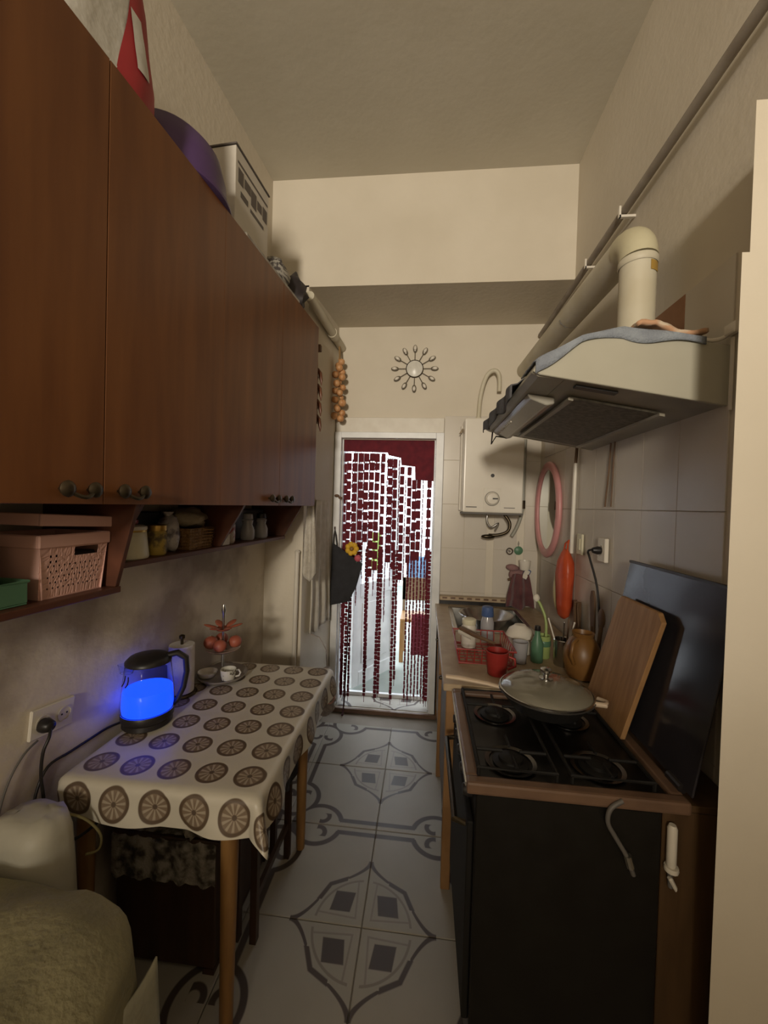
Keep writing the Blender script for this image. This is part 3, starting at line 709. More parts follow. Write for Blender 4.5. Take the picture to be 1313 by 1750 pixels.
# tablecloth: unrolled grid bent over the edges
g = G(); uvs = []
ox0, ox1, oy0, oy1 = .035, .120, .118, .03
nu, nv = 74, 92
W0, W1, V0, V1 = TX0 - ox0, TX1 + ox1, TY0 - oy0, TY1 + oy1
def cloth_pt(U, V):
    ex = max(0, U - TX1) if U > TX1 else min(0, U - TX0); ey = max(0, V - TY1) if V > TY1 else min(0, V - TY0)
    x = min(max(U, TX0), TX1); y = min(max(V, TY0), TY1); z = TZ + .003
    d = math.hypot(ex, ey)
    if d > 0:
        a = min(d, .025); z -= a * a / .05; out = a * .9
        rest = d - a; z -= rest
        fo = .012 * math.sin((U * 21 if abs(ey) > abs(ex) else V * 17) + .6) * min(1, rest / .08) + .010 * fbm(U * 9, V * 9, 2.0) * min(1, rest / .05)
        out += rest * .10 + max(fo, -.008) + .004
        if ex > 0 and ey < 0: out += min(ex, -ey) * .55; z += min(ex, -ey) * .25
        x += ex / d * out; y += ey / d * out
        if ex < 0: x = max(x, TX0 - .03)
    else: z += .0012 * fbm(U * 8, V * 8, .5)
    return x, y, z
for j in range(nv + 1):
    for i in range(nu + 1):
        U = W0 + (W1 - W0) * i / nu; V = V0 + (V1 - V0) * j / nv
        if j < 3: V += 0
        p = cloth_pt(U, V)
        g.v.append(p); uvs.append((U + .990 + .1215 * .5, V - 1.275 + .1275 * .5))
g.f = [(j * (nu + 1) + i, j * (nu + 1) + i + 1, (j + 1) * (nu + 1) + i + 1, (j + 1) * (nu + 1) + i) for j in range(nv) for i in range(nu)]
g.uv = uvs
tc_ = single('tablecloth', g, CLOTH, 'cream tablecloth printed with brown flower discs, draped over the table', 'tablecloth', smooth=60)
ZTB = TZ + .0045
# kettle
KX, KY = -1.005, 1.375
t = thing('electric_kettle', 'glass electric kettle glowing blue on the tablecloth', 'kettle', (KX, KY, ZTB))
ob('base', G().lathe([(.080, 0), (.084, .004), (.082, .020), (.070, .024)], (KX, KY, ZTB), 32), BLACK, t, smooth=40)
ob('collar', G().lathe([(.086, .024), (.088, .028), (.089, .048), (.086, .052)], (KX, KY, ZTB), 32), BLACK, t, smooth=40)
KZ = ZTB + .052
KG = mat('kettle_glass', (.80, .84, 1.0), .03, c2=(.80, .84, 1.0), trans=1.0, ior=1.12)
ob('glass_body', G().lathe([(.088, 0), (.090, .02), (.086, .08), (.076, .167), (.072, .172), (.070, .172), (.074, .167), (.084, .08), (.088, .02), (.086, 0)], (KX, KY, KZ), 36, close=True), KG, t, smooth=60)
LIT = mat('blue_lit_water', (.02, .06, .8), .2, c2=(.02, .05, .7), emit=(.006, .055, 1.0), es=2.2)
ob('lit_water', G().lathe([(.083, .001), (.0855, .02), (.0825, .075), (.08, .078), (.0, .078)], (KX, KY, KZ), 36), LIT, t, smooth=50)
ob('lid', G().lathe([(.073, .172), (.077, .174), (.077, .182), (.064, .196), (.03, .205), (.0, .207)], (KX, KY, KZ), 32), BLACK, t, smooth=50)
ha = 0.55
hd = Vector((math.cos(ha), math.sin(ha), 0))
P = [Vector((KX, KY, KZ)) + hd * r + Vector((0, 0, z)) for r, z in ((.060, .190), (.095, .195), (.124, .172), (.128, .12), (.118, .06), (.100, .018), (.085, .0))]
ob('handle', G().tube(P, [.014, .015, .015, .014, .013, .012, .010], 10, flat=.8), BLACK, t, smooth=70)
sd = -hd
P0 = Vector((KX, KY, KZ)) + sd * .070
ob('spout', G().lathe([(.024, .142), (.032, .172), (.028, .172), (.020, .142)], tuple(P0), 14, sx=1, sy=.6, close=True), KG, t, smooth=60)
for k in (-.25, .0):
    a = ha + PI + .75 + k; c = Vector((KX, KY, KZ))
    pts = [c + Vector((math.cos(a + .06 * math.sin(q * 1.2)) * (.0885 - .004 * q), math.sin(a + .06 * math.sin(q * 1.2)) * (.0885 - .004 * q), 0.112 + .011 * q)) for q in range(4)]
    ob('printed_mark', G().tube(pts, .0022, 5), BLACK, t)
# paper towel on a holder
t = thing('paper_towel_roll', 'white paper towel roll on a stand behind the kettle', 'paper towel', (-1.018, 1.60, ZTB))
ob('holder_base', G().lathe([(.062, 0), (.064, .004), (.06, .010)], (-1.018, 1.60, ZTB), 24), BRONZE, t, smooth=40)
ob('roll', G().lathe([(.018, .012), (.050, .012), (.051, .02), (.051, .205), (.050, .212), (.018, .212)], (-1.018, 1.60, ZTB), 28), PAPER, t, smooth=40)
ob('holder_rod', G().lathe([(.006, .01), (.006, .235), (.012, .238), (.012, .250), (.004, .254)], (-1.018, 1.60, ZTB), 10), BRONZE, t, smooth=40)
# tiered stand
SX, SY = -.925, 1.775
t = thing('tiered_stand', 'three-tier serving stand at the wall end of the table', 'cake stand', (SX, SY, ZTB))
ob('base_tray', G().lathe([(.06, 0), (.098, .006), (.112, .020), (.114, .024), (.110, .024), (.095, .012), (.0, .010)], (SX, SY, ZTB), 36), mat('grey_tray', (.30, .27, .25), .25, c2=(.24, .21, .19)), t, smooth=40)
ob('post', G().lathe([(.006, .010), (.007, .06), (.005, .10), (.007, .16), (.005, .22), (.006, .30), (.010, .318), (.004, .345)], (SX, SY, ZTB), 10), STEEL, t, smooth=40)
ob('middle_dish', G().lathe([(.02, .125), (.060, .130), (.078, .142), (.076, .143), (.058, .134), (.018, .130)], (SX, SY, ZTB), 28, close=True), mat('clear_pink_dish', (.45, .33, .28), .2), t, smooth=40)
g = G()
ob('top_dish', G().lathe([(.012, .222), (.030, .226), (.038, .234), (.036, .235), (.010, .227)], (SX, SY, ZTB), 24, close=True), CORALT, t, smooth=40)
for k in range(6):
    a = 2 * PI * k / 6 + .3; R = Rz(a) @ Ry_(-.28)
    ob('petal', G().sph((SX + .055 * math.cos(a), SY + .055 * math.sin(a), ZTB + .244), (.034, .017, .005), 10, 6, R), CORALT, t, smooth=80)
# fruit + cups on the stand
for k, (dx, dy, r) in enumerate(((-.048, -.022, .032), (.012, -.052, .030), (.05, .02, .030), (-.03, .045, .030))):
    c = (SX + dx, SY + dy, ZTB + .140 + r * .92)
    o = thing('peach', ['reddish peach at the left of the middle tier', 'reddish peach at the front of the middle tier', 'reddish peach at the right of the middle tier', 'reddish peach at the back of the middle tier'][k], 'fruit', (c[0], c[1], c[2] - r), group='peaches on the stand')
    ob('flesh', G().sph(c, (r, r, r * .92), 16, 10), mat('peach_skin', (.42, .13, .07), .5, c2=(.30, .07, .045), scale=7), o, smooth=80)
    ob('stem', G().cyl((c[0], c[1], c[2] + r * .85), (c[0] + .004, c[1], c[2] + r * 1.05), .002, n=6), TWINE, o)
def cup(cx, cy_, z, r, h, m, label, ang, saucer=False):
    t = thing('cup', label, 'cup', (cx, cy_, z))
    ob('bowl', G().lathe([(r * .55, 0), (r * .8, .003), (r, h * .6), (r * 1.02, h), (r * .96, h), (r * .92, h * .6), (r * .7, .008), (.0, .008)], (cx, cy_, z), 24), m, t, smooth=50)
    c, s_ = math.cos(ang), math.sin(ang)
    ob('handle', G().tube([(cx + c * r * q, cy_ + s_ * r * q, z + h * k) for q, k in ((.95, .85), (1.35, .9), (1.6, .65), (1.4, .35), (.95, .3))], .004, 7), m, t, smooth=70)
cup(SX + .052, SY - .045, ZTB + .0135, .034, .050, SPONGE, 'white cup with dark speckles on the bottom tray of the stand', .2)
t = thing('saucer', 'small white bowl on the left of the stand\'s bottom tray', 'bowl', (SX - .055, SY - .035, ZTB + .0125))
ob('bowl', G().lathe([(.018, 0), (.035, .006), (.044, .028), (.0455, .028), (.041, .028), (.032, .010), (.0, .006)], (SX - .055, SY - .035, ZTB + .0125), 24), ENAMEL, t, smooth=50)
ob('foot', G().lathe([(.017, 0), (.018, .003)], (SX - .055, SY - .035, ZTB + .0118), 18), ENAMEL, t)

# ------------------------------------------------------------ socket, plug, cables on the left wall
t = lthing('wall_socket', 'white double wall socket above the near end of the table', 'socket', 0, 1.115, .87)
RT = Rx(-0.09)
ob('plate', GL().cbox((.006, 1.112, .915), (.011, .135, .088), RT), ENAMEL, t, bev=.003)
for dy in (-.032, .034):
    c = Vector((.0125, 1.112, .915)) + RT @ Vector((0, dy, 0))
    ob('outlet_ring', GL().lathe([(.021, 0), (.023, .001), (.023, .002), (.019, .002), (.019, .0)], tuple(c), 20, Ry_(PI / 2), close=True), WHITEP, t)
    for q in (-.008, .008):
        ob('hole', GL().lathe([(.0028, 0), (.0028, .0008)], (c.x - .0005, c.y + q, c.z), 8, Ry_(PI / 2)), BLACK, t)
t = lthing('plug', 'black mains plug in the double wall socket with hanging cable', 'plug', .04, 1.08, .86)
pc = Vector((.013, 1.078, .911))
ob('body', GL().lathe([(.020, .001), (.021, .012), (.016, .030), (.010, .036)], tuple(pc), 18, Ry_(PI / 2)), BLACK, t, smooth=50)
cab = [(.045, 1.076, .905), (.058, 1.06, .888), (.055, 1.045, .85), (.05, 1.045, .78), (.055, 1.05, .70), (.058, 1.04, .64), (.075, 1.045, .595), (.12, 1.085, .575), (.16, 1.13, .60)]
def smooth_path(P, k=5):
    P = [Vector(p) for p in P]; out = []
    for i in range(len(P) - 1):
        a, b, c, d = P[max(i - 1, 0)], P[i], P[i + 1], P[min(i + 2, len(P) - 1)]
        for q in range(k):
            s_ = q / k
            out.append(.5 * ((2 * b) + (c - a) * s_ + (2 * a - 5 * b + 4 * c - d) * s_ ** 2 + (3 * b - a - 3 * c + d) * s_ ** 3))
    out.append(P[-1]); return [tuple(p) for p in out]
ob('cable', GL().tube(smooth_path(cab), .0045, 7), BLACK, t, smooth=70)
kc = [(KX - .08, KY - .02, ZTB + .006), (KX - .105, KY - .07, ZTB + .007), (KX - .108, KY - .14, ZTB + .007), (KX - .125, KY - .21, ZTB + .006), (KX - .135, KY - .28, ZTB + .003), (KX - .150, KY - .315, ZTB - .06), (KX - .149, KY - .32, ZTB - .14)]
kc = [(max(p[0], wall_line(p[1]) + .008), p[1], p[2]) for p in kc]
single('kettle_cable', G().tube(smooth_path(kc), .0042, 7), BLACK, 'black kettle cable running over the table edge along the wall', 'cable', smooth=70)
single('grey_wire', GL().tube(smooth_path([(.006, 1.07, .868), (.008, 1.03, .85), (.010, .99, .80), (.010, .965, .72), (.012, .965, .64)]), .003, 6), WIREG, 'thin grey wire hanging from the socket down the wall', 'wire', smooth=70)

# ------------------------------------------------------------ under the table
t = thing('storage_chest', 'dark wooden chest under the table with a lace runner on it', 'chest', (-.80, 1.55, 0))
ob('body', G().box(-1.02, -.66, 1.25, 1.72, 0.02, .44), DARKW, t, bev=.004)
ob('lid', G().box(-1.03, -.65, 1.24, 1.73, .442, .462), DARKW, t, bev=.004)
for (x, y) in ((-1.0, 1.27), (-.68, 1.27), (-1.0, 1.70), (-.68, 1.70)): ob('foot', G().box(x - .02, x + .02, y - .02, y + .02, 0, .02), DARKW, t)
def lacefn(u, v):
    x = -1.025 + .37 * u; s_ = v * .36
    if s_ < .22: return (x, 1.46 - s_, .4635)
    q = s_ - .22; return (x, 1.2365 - .004 - .005 * math.sin(u * 30), .4625 - q - .010 * abs(math.sin(u * 26)))
single('lace_runner', G().grid(lacefn, 40, 16), LACE, 'grey lace runner hanging over the front of the dark chest', 'cloth', smooth=70)
single('fur_bundle', lump(W2 if False else (.36, 1.36, .535), (.14, .11, .07), 18, 12, .3, 30, 4, flat=.4645), LACE, 'mottled grey fur-like bundle on the chest under the table', 'bundle', smooth=80)
t = thing('folding_stool', 'dark wooden stool pushed under the far half of the table', 'stool', (-.60, 1.62, 0))
ob('seat', G().box(-.645, -.50 - .06, 1.36, 1.74, .45, .475), DARKW, t, bev=.004)
for (x, y) in ((-.637, 1.37), (-.572, 1.37), (-.637, 1.72), (-.572, 1.72)): ob('leg', G().box(x - .012, x + .012, y - .014, y + .014, 0, .45), DARKW, t)
ob('stretcher', G().box(-.58, -.565, 1.384, 1.706, .14, .17), DARKW, t)
single('hanging_apron', G().grid(lambda u, v: (-.545 + .008 * math.sin(u * 14) + .004 * v, 1.45 + .27 * u, .655 - .26 * v + .02 * math.sin(u * 6)), 18, 10), DARKC, 'dark cloth hanging under the right edge of the table', 'cloth', smooth=80, solid=.004)

# ------------------------------------------------------------ armchair with olive blanket, white bag
t = thing('armchair', 'armchair under an olive green blanket at the lower left corner', 'armchair', (-.95, .62, 0))
ob('frame', G().box(-1.10, -.62, .30, .82, .10, .60), DARKW, t, bev=.02)
for (x, y) in ((-1.06, .34), (-.66, .34), (-1.06, .78), (-.66, .78)): ob('leg', G().box(x - .02, x + .02, y - .02, y + .02, 0, .10), DARKW, t)
def blanket(u, v):
    # superellipse mound
    a = 2 * PI * u; k = v
    e = 3.2; ca, sa = math.cos(a), math.sin(a); s_ = (abs(ca) ** e + abs(sa) ** e) ** (-1 / e)
    rr = min(1, k / .62); hx, hy = .325, .30
    r = rr ** .9
    dz = 0 if k < .62 else (k - .62) / .38
    x = -.880 + ca * s_ * hx * r * (1 + .06 * dz); y = .560 + sa * s_ * hy * r * (1 + .06 * dz)
    z = .715 - .05 * rr ** 5 - .36 * dz ** 1.2 + .018 * fbm(x * 6, y * 6, 3.3) + .010 * fbm(x * 14, y * 14, 1.3)
    if dz > 0: x += ca * .014 * math.sin(a * 11) * dz; y += sa * .014 * math.sin(a * 11) * dz
    y = min(y, .868); x = max(x, wall_line(y) + .02)
    return (x, y, z)
single('blanket', G().grid(blanket, 72, 30), OLIVE, 'olive green blanket spread over the armchair', 'blanket', smooth=80)
def frill(u, v):
    y = .36 + .46 * u
    return (-.568 + .010 * math.sin(u * 30) * v + .035 * v, y, .58 - .40 * v + .010 * math.sin(u * 12))
single('frilled_cover', G().grid(frill, 40, 14), FRILL, 'pale green frilled cover hanging below the olive blanket', 'cover', smooth=80, solid=.004)
t = lthing('plastic_sack', 'whitish plastic sack standing between the armchair and the wall', 'sack', .10, .93, 0)
sackg = GL(); sn = 24; sv = []
for z, k in ((0, .9), (.05, 1.0), (.25, 1.04), (.45, 1.0), (.6, .95), (.70, .86), (.745, .74), (.752, .4)):
    for i in range(sn):
        a = 2 * PI * i / sn; e = 3.0; ca, sa = math.cos(a), math.sin(a); q = (abs(ca) ** e + abs(sa) ** e) ** (-1 / e) * k * (1 + .10 * fbm(ca * 2, sa * 2, z * 5))
        sv.append((.125 + ca * q * .11, .960 + sa * q * .076, z + .012 * fbm(ca * 3, sa * 3, 7.0) * (z > .5)))
sackg.add(sv, [(j * sn + i, j * sn + (i + 1) % sn, (j + 1) * sn + (i + 1) % sn, (j + 1) * sn + i) for j in range(7) for i in range(sn)] + [tuple(reversed(range(sn))), tuple(7 * sn + i for i in range(sn))])
ob('body', sackg, mat('pale_sack', (.52, .50, .42), .5, c2=(.42, .40, .33), scale=5, bump=.4, bscale=14), t, smooth=80)
ob('cord_loop', GL().tube(smooth_path([(.17, .99, .74), (.215, 1.03, .70), (.245, 1.055, .64), (.245, 1.05, .60), (.235, 1.02, .61)]), .0035, 6), mat('olive_cord', (.20, .17, .07), .8), t, smooth=70)

# ------------------------------------------------------------ right: stove
t = thing('gas_stove', 'black gas stove with brown rim and raised glass lid', 'stove', (.40, 1.36, 0))
SX0, SX1, SY0, SY1 = .135, .700, 1.075, 1.632
ob('body', G().box(.160, .634, 1.082, 1.625, .04, .828), BLACKE, t, bev=.004)
ob('plinth', G().box(.17, .62, 1.10, 1.61, 0, .04), BLACK, t)
g = G(); rim = .034
for a in ((SX0, SX1, SY0, SY0 + rim), (SX0, SX1, SY1 - rim, SY1), (SX0, SX0 + rim, SY0 + rim, SY1 - rim), (SX1 - rim, SX1, SY0 + rim, SY1 - rim)): g.box(a[0], a[1], a[2], a[3], .829, .862)
ob('top_rim', g, STOVEB, t, bev=.007, seg=2)
ob('hob_plate', G().box(SX0 + rim, SX1 - rim, SY0 + rim, SY1 - rim, .829, .848), BLACKE, t)
ob('rim_trim', G().box(SX0 - .004, SX0 + .002, SY0 + .01, SY1, .845, .856), STEEL, t)
BUR = ((.275, 1.20), (.525, 1.21), (.275, 1.47), (.525, 1.47))
for k, (x, y) in enumerate(BUR):
    b_ = ob('burner', G().lathe([(.050, .849), (.052, .853), (.036, .858), (.034, .866), (.022, .870), (.0, .871)], (x, y, 0), 24), IRON, t, smooth=40)
    ob('chrome_ring', G().lathe([(.064, .849), (.074, .852), (.074, .854), (.062, .8515)], (x, y, 0), 28, close=True), mat('dull_burner_ring', (.16, .15, .14), .25, 1.0), b_, smooth=60)
for x in (.275, .525):
    g = G()
    g.tube([(x - .105, 1.115, .880), (x + .105, 1.115, .880), (x + .105, 1.59, .880), (x - .105, 1.59, .880)], .006, 6, True)
    for y in (1.20, 1.47):
        g.tube([(x - .10, y, .882), (x - .025, y, .882)], .005, 6).tube([(x + .025, y, .882), (x + .10, y, .882)], .005, 6)
        g.tube([(x, y - .08, .882), (x, y - .025, .882)], .005, 6).tube([(x, y + .025, .882), (x, y + .08, .882)], .005, 6)
    for (dx, y) in ((-.105, 1.115), (.105, 1.115), (-.105, 1.59), (.105, 1.59)): g.cyl((x + dx, y, .848), (x + dx, y, .88), .005, n=6)
    ob('pan_support', g, IRON, t)
# front face: knobs, oven door, handle
for k in range(5):
    y = 1.16 + k * .095
    ob('knob', G().lathe([(.020, 0), (.020, .012), (.014, .026), (.012, .027)], (.160, y, .785), 14, Ry_(-PI / 2)), BLACK, t, smooth=40)
od = ob('oven_door', G().box(.142, .1595, 1.10, 1.605, .18, .735), IRON, t, bev=.003)
ob('oven_handle', G().tube([(.144, 1.14, .70), (.112, 1.15, .70), (.112, 1.555, .70), (.144, 1.565, .70)], .009, 8), BRONZE, od)
# lid (glass)
def lidpt(x, y, z): return (x, y, z)
lid = ob('glass_lid', G().prism([(.702, .870), (.708, .870), (.804, 1.405), (.798, 1.406)], 1.083, 1.628, 'y'), SMOKE, t, bev=.002)
ob('lid_edge', G().box(.796, .807, 1.080, 1.631, 1.404, 1.413), BLACK, lid)
for y in (1.15, 1.55): ob('lid_hinge', G().cyl((.703, y - .03, .868), (.703, y + .03, .868), .012, n=12), BLACK, lid)
# hose on the stove's near side
ob('gas_hose', G().tube(smooth_path([(.53, 1.072, .855), (.50, 1.068, .835), (.493, 1.066, .80), (.515, 1.066, .76), (.54, 1.066, .72), (.56, 1.066, .67)]), .006, 8), HOSE, t, smooth=70)
ob('hose_clip', G().cyl((.543, 1.066, .72), (.552, 1.066, .69), .010, n=10), STEEL, t)
# brown cupboard end beside the wall
t = thing('narrow_cupboard', 'narrow brown wooden cupboard between the stove and the right wall', 'cupboard', (.735, 1.35, 0))
ob('side_panel', G().box(.640, .832, 1.092, 1.11, 0, .826), BROWNW, t, bev=.002)
ob('back_board', G().box(.815, .832, 1.11, 1.62, 0, .826), BROWNW, t)
ob('inner_board', G().box(.640, .652, 1.11, 1.62, 0, .826), BROWNW, t)
ob('top', G().box(.704, .834, 1.090, 1.62, .828, .846), BROWNW, t, bev=.002)
t = thing('gas_valve', 'white valve handle on the brown cupboard beside the stove', 'valve', (.655, 1.075, .62))
ob('handle', G().lathe([(.009, 0), (.0115, .006), (.0115, .10), (.008, .108)], (.655, 1.076, .695), 12), WHITEP, t, smooth=50)
ob('nut', G().lathe([(.016, 0), (.017, .005), (.016, .012)], (.656, 1.076, .684), 12), WHITEP, t, smooth=50)
ob('lever', G().prism([(.648, .663), (.658, .668), (.672, .640), (.668, .630)], 1.070, 1.084, 'y'), WHITEP, t, bev=.003)
ob('pipe', G().cyl((.660, 1.083, .635), (.656, 1.083, .695), .006, n=8), WIREG, t)

# frying pan with glass lid
PX, PY, PZ = .452, 1.475, .8885
t = thing('frying_pan', 'dark frying pan with glass lid and cream handle on the stove', 'pan', (PX, PY, PZ))
ob('pan_body', G().lathe([(.110, 0), (.118, .004), (.158, .055), (.163, .057), (.160, .060), (.154, .056), (.114, .008), (.0, .006)], (PX, PY, PZ), 40), mat('dark_teflon', (.035, .033, .032), .35), t, smooth=40)
ob('lid_rim', G().lathe([(.156, .058), (.160, .059), (.160, .066), (.156, .067)], (PX, PY, PZ), 40, close=True), STEEL, t, smooth=60)
LIDG = mat('steamed_lid_glass', (.34, .32, .25), .12, c2=(.28, .26, .20), scale=4, trans=.35, coat=.3)
ob('lid_glass', G().lathe([(.156, .062), (.150, .073), (.120, .088), (.07, .099), (.02, .103), (.0, .103)], (PX, PY, PZ), 40), LIDG, t, smooth=60)
ob('lid_knob', G().lathe([(.024, .103), (.024, .107), (.010, .110), (.010, .122), (.020, .130), (.020, .138), (.012, .143), (.0, .144)], (PX, PY, PZ), 20), STEEL, t, smooth=40)
HND = mat('cream_handle', (.58, .46, .34), .4, c2=(.52, .40, .29))
ob('handle', G().tube([(PX - .155, PY + .02, PZ + .052), (PX - .20, PY + .035, PZ + .055), (PX - .30, PY + .055, PZ + .060), (PX - .352, PY + .062, PZ + .060)], [.010, .011, .013, .011], 10, flat=.7), HND, t, smooth=70)
ob('grip', G().tube([(PX + .140, PY - .065, PZ + .055), (PX + .172, PY - .082, PZ + .060), (PX + .185, PY - .06, PZ + .06), (PX + .168, PY - .03, PZ + .056)], .009, 8), HND, t, smooth=70)

# boards against the lid
def leaning_board(name, label, poly_yz, xb, xt, zb, zt, th, m, hole=None):
    g = G(); n = len(poly_yz)
    def P(y, z, o): k = (z - zb) / (zt - zb); return (xb + (xt - xb) * k + o, y, z)
    v = [P(y, z, 0) for y, z in poly_yz] + [P(y, z, th) for y, z in poly_yz]
    g.add(v, [tuple(range(n)), tuple(reversed(range(n, 2 * n)))] + [(i, i + n, (i + 1) % n + n, (i + 1) % n) for i in range(n)])
    return single(name, g, m, label, 'chopping board', bev=.003)
leaning_board('chopping_board', 'large wooden chopping board leaning on the raised stove lid', [(1.345, .8635), (1.62, .8635), (1.63, .90), (1.585, 1.265), (1.57, 1.285), (1.33, 1.285), (1.30, 1.26)], .650, .742, .8635, 1.285, .016, BOARDW)
# round orange-brown board + utensils standing on the worktop end
ZW = .8725
t = thing('wall_utensil', 'dark wooden spatula hanging on the tiled wall behind the boards', 'spatula', (.80, 1.98, 1.0))
ob('blade', G().prism([(1.955, 1.02), (2.0, 1.02), (2.02, 1.18), (2.01, 1.215), (1.985, 1.22), (1.965, 1.19)], .81, .818, 'x'), SPOONW, t, bev=.003)
ob('shaft', G().cyl((.812, 1.975, .8745), (.814, 1.978, 1.05), .009, n=10), SPOONW, t)
t = thing('wooden_spoon', 'dark wooden spoon standing right of the hanging spatula', 'spoon', (.79, 1.85, .874))
ob('bowl', G().sph((.80, 1.86, 1.12), (.010, .030, .045), 12, 8), SPOONW, t, smooth=80)
ob('shaft', G().cyl((.775, 1.85, .8745), (.80, 1.86, 1.09), .009, n=10), SPOONW, t)
t = thing('ceramic_pot', 'orange-brown glazed pot behind the frying pan', 'pot', (.69, 1.80, ZW))
ob('body', G().lathe([(.035, 0), (.060, .01), (.078, .07), (.076, .12), (.055, .165), (.040, .18), (.046, .20), (.042, .20), (.036, .18)], (.70, 1.80, ZW), 28), COPPER, t, smooth=50)
ob('handle', G().tube([(.66, 1.755, ZW + .18), (.635, 1.73, ZW + .17), (.625, 1.72, ZW + .12), (.645, 1.742, ZW + .08)], .008, 8), COPPER, t, smooth=60)

# ------------------------------------------------------------ sink counter
t = thing('sink_counter', 'wooden sink counter with beige worktop between stove and back wall', 'counter', (.45, 2.3, 0))
ob('worktop', G().box(.098, .834, 1.640, 2.36, .842, .872).box(.098, .20, 2.36, 3.04, .842, .872).box(.66, .834, 2.36, 3.04, .842, .872).box(.20, .66, 2.90, 3.04, .842, .872), WORKW, t, bev=.004)
ob('front_panel', G().box(.150, .166, 1.66, 3.03, .10, .84), mat('grey_front', (.30, .27, .25), .6), t)
for y in (1.655, 2.35, 3.0):
    ob('post', G().box(.112, .150, y, y + .04, 0, .84), BOARDW, t, bev=.003)
ob('rail', G().box(.120, .150, 1.695, 3.0, .76, .80), BOARDW, t)
for k, (a, b_) in enumerate(((1.70, 2.34), (2.395, 2.99))):
    d = ob('door', G().box(.128, .148, a, b_, .12, .75), BROWNW, t, bev=.003)
    ob('knob', G().sph((.120, b_ - .05, .62), .012, 10, 6), BRONZE, d)
ob('splash_ledge', G().box(.130, .700, 2.975, 3.038, .905, .935), WORKW, t, bev=.004)
g = G()
for k in range(9): g.box(.150 + k * .06, .185 + k * .06, 2.9735, 2.9748, .918, .931)
ob('ledge_inlay', g, STOVEB, t)
ob('ledge_shadow_strip', G().box(.130, .700, 3.005, 3.038, .872, .905), BLACK, t)  # black strip standing in for the shadow beneath the ledge
t = thing('steel_sink', 'stainless steel sink basin set in the counter by the back wall', 'sink', (.43, 2.63, .70))
g = G()
ob('rim', G().box(.19, .67, 2.35, 2.375, .8725, .877).box(.19, .67, 2.885, 2.91, .8725, .877).box(.19, .215, 2.375, 2.885, .8725, .877).box(.645, .67, 2.375, 2.885, .8725, .877), STEEL, t, bev=.001)
g = G(); 
def bowlrect(k, z): return [(.215 + k, 2.375 + k, z), (.645 - k, 2.375 + k, z), (.645 - k, 2.885 - k, z), (.215 + k, 2.885 - k, z)]
v = bowlrect(0, .876) + bowlrect(.012, .74) + bowlrect(.04, .725)
g.add(v, [(i + 4 * k, (i + 1) % 4 + 4 * k, (i + 1) % 4 + 4 * k + 4, i + 4 * k + 4) for k in range(2) for i in range(4)] + [(8, 9, 10, 11)])
ob('basin', g, STEEL, t, solid=.002)
ob('drain', G().lathe([(.030, .726), (.032, .729), (.022, .728), (.0, .727)], (.43, 2.63, 0), 18), CHROME, t, smooth=40)
t = thing('steel_bowl', 'wide stainless steel bowl resting in the sink', 'bowl', (.40, 2.66, .73))
ob('bowl', G().lathe([(.05, .0), (.09, .004), (.165, .10), (.172, .104), (.166, .104), (.088, .008), (.0, .006)], (.42, 2.66, .80), 36), STEEL, t, smooth=40)
ob('rim_bead', G().lathe([(.172, .102), (.176, .104), (.172, .107), (.169, .104)], (.42, 2.66, .80), 36, close=True), STEEL, t, smooth=60)
# faucet pieces: green tap handle
# dish drainer and washing-up things on the worktop
t = thing('dish_rack', 'red wire dish rack on the worktop behind the stove', 'dish rack', (.28, 1.99, ZW))
def rack(z, k): return [(.18 - k, 1.86 - k, z), (.42 + k, 1.86 - k, z), (.42 + k, 2.14 + k, z), (.18 - k, 2.14 + k, z)]
ob('frame', G().tube(rack(ZW + .008, 0), .005, 6, True).tube(rack(ZW + .075, .012), .005, 6, True), RED, t)
for k in range(8):
    x = .18 + k * .034; ob('wire', G().tube([(x, 1.850, ZW + .075), (x, 1.86, ZW + .008), (x, 2.14, ZW + .008), (x, 2.15, ZW + .075)], .0025, 5), RED, t)
for k in range(7):
    y = 1.88 + k * .04; ob('wire', G().tube([(.17, y, ZW + .075), (.18, y, ZW + .008), (.42, y, ZW + .008), (.43, y, ZW + .075)], .0025, 5), RED, t)
t = thing('mug', 'red mug in front of the dish rack', 'mug', (.335, 1.775, ZW))
ob('bowl', G().lathe([(.036, 0), (.040, .004), (.050, .10), (.0505, .105), (.046, .105), (.037, .01), (.0, .008)], (.335, 1.775, ZW), 28), RED, t, smooth=40)
ob('handle', G().tube([(.382, 1.76, ZW + .085), (.405, 1.752, ZW + .08), (.408, 1.75, ZW + .05), (.378, 1.76, ZW + .03)], .006, 8), RED, t, smooth=60)
t = thing('dish_brush', 'dark brown washing-up brush with white edge lying on the red rack', 'brush', (.26, 1.93, ZW + .08))
ob('handle', G().tube([(.20, 2.02, ZW + .120), (.26, 1.93, ZW + .115), (.33, 1.83, ZW + .117)], [.016, .016, .010], 8, flat=.6), SPOONW, t, smooth=70)
ob('bristles', G().tube([(.195, 2.025, ZW + .102), (.25, 1.945, ZW + .098)], .014, 8), WHITEC, t)
def bottle(name, label, cat, x, y, z, prof, m, capprof, mc, n=20):
    t = thing(name, label, cat, (x, y, z)); ob('body', G().lathe(prof, (x, y, z), n), m, t, smooth=45)
    ob('cap', G().lathe(capprof, (x, y, z), n), mc, t, smooth=45); return t
bottle('jar', 'white jar with cream lid in the red dish rack', 'jar', .245, 2.08, ZW + .011, [(.036, 0), (.038, .004), (.038, .10), (.032, .115)], WHITEP, [(.034, .115), (.036, .118), (.036, .140), (.032, .143)], CREAM)
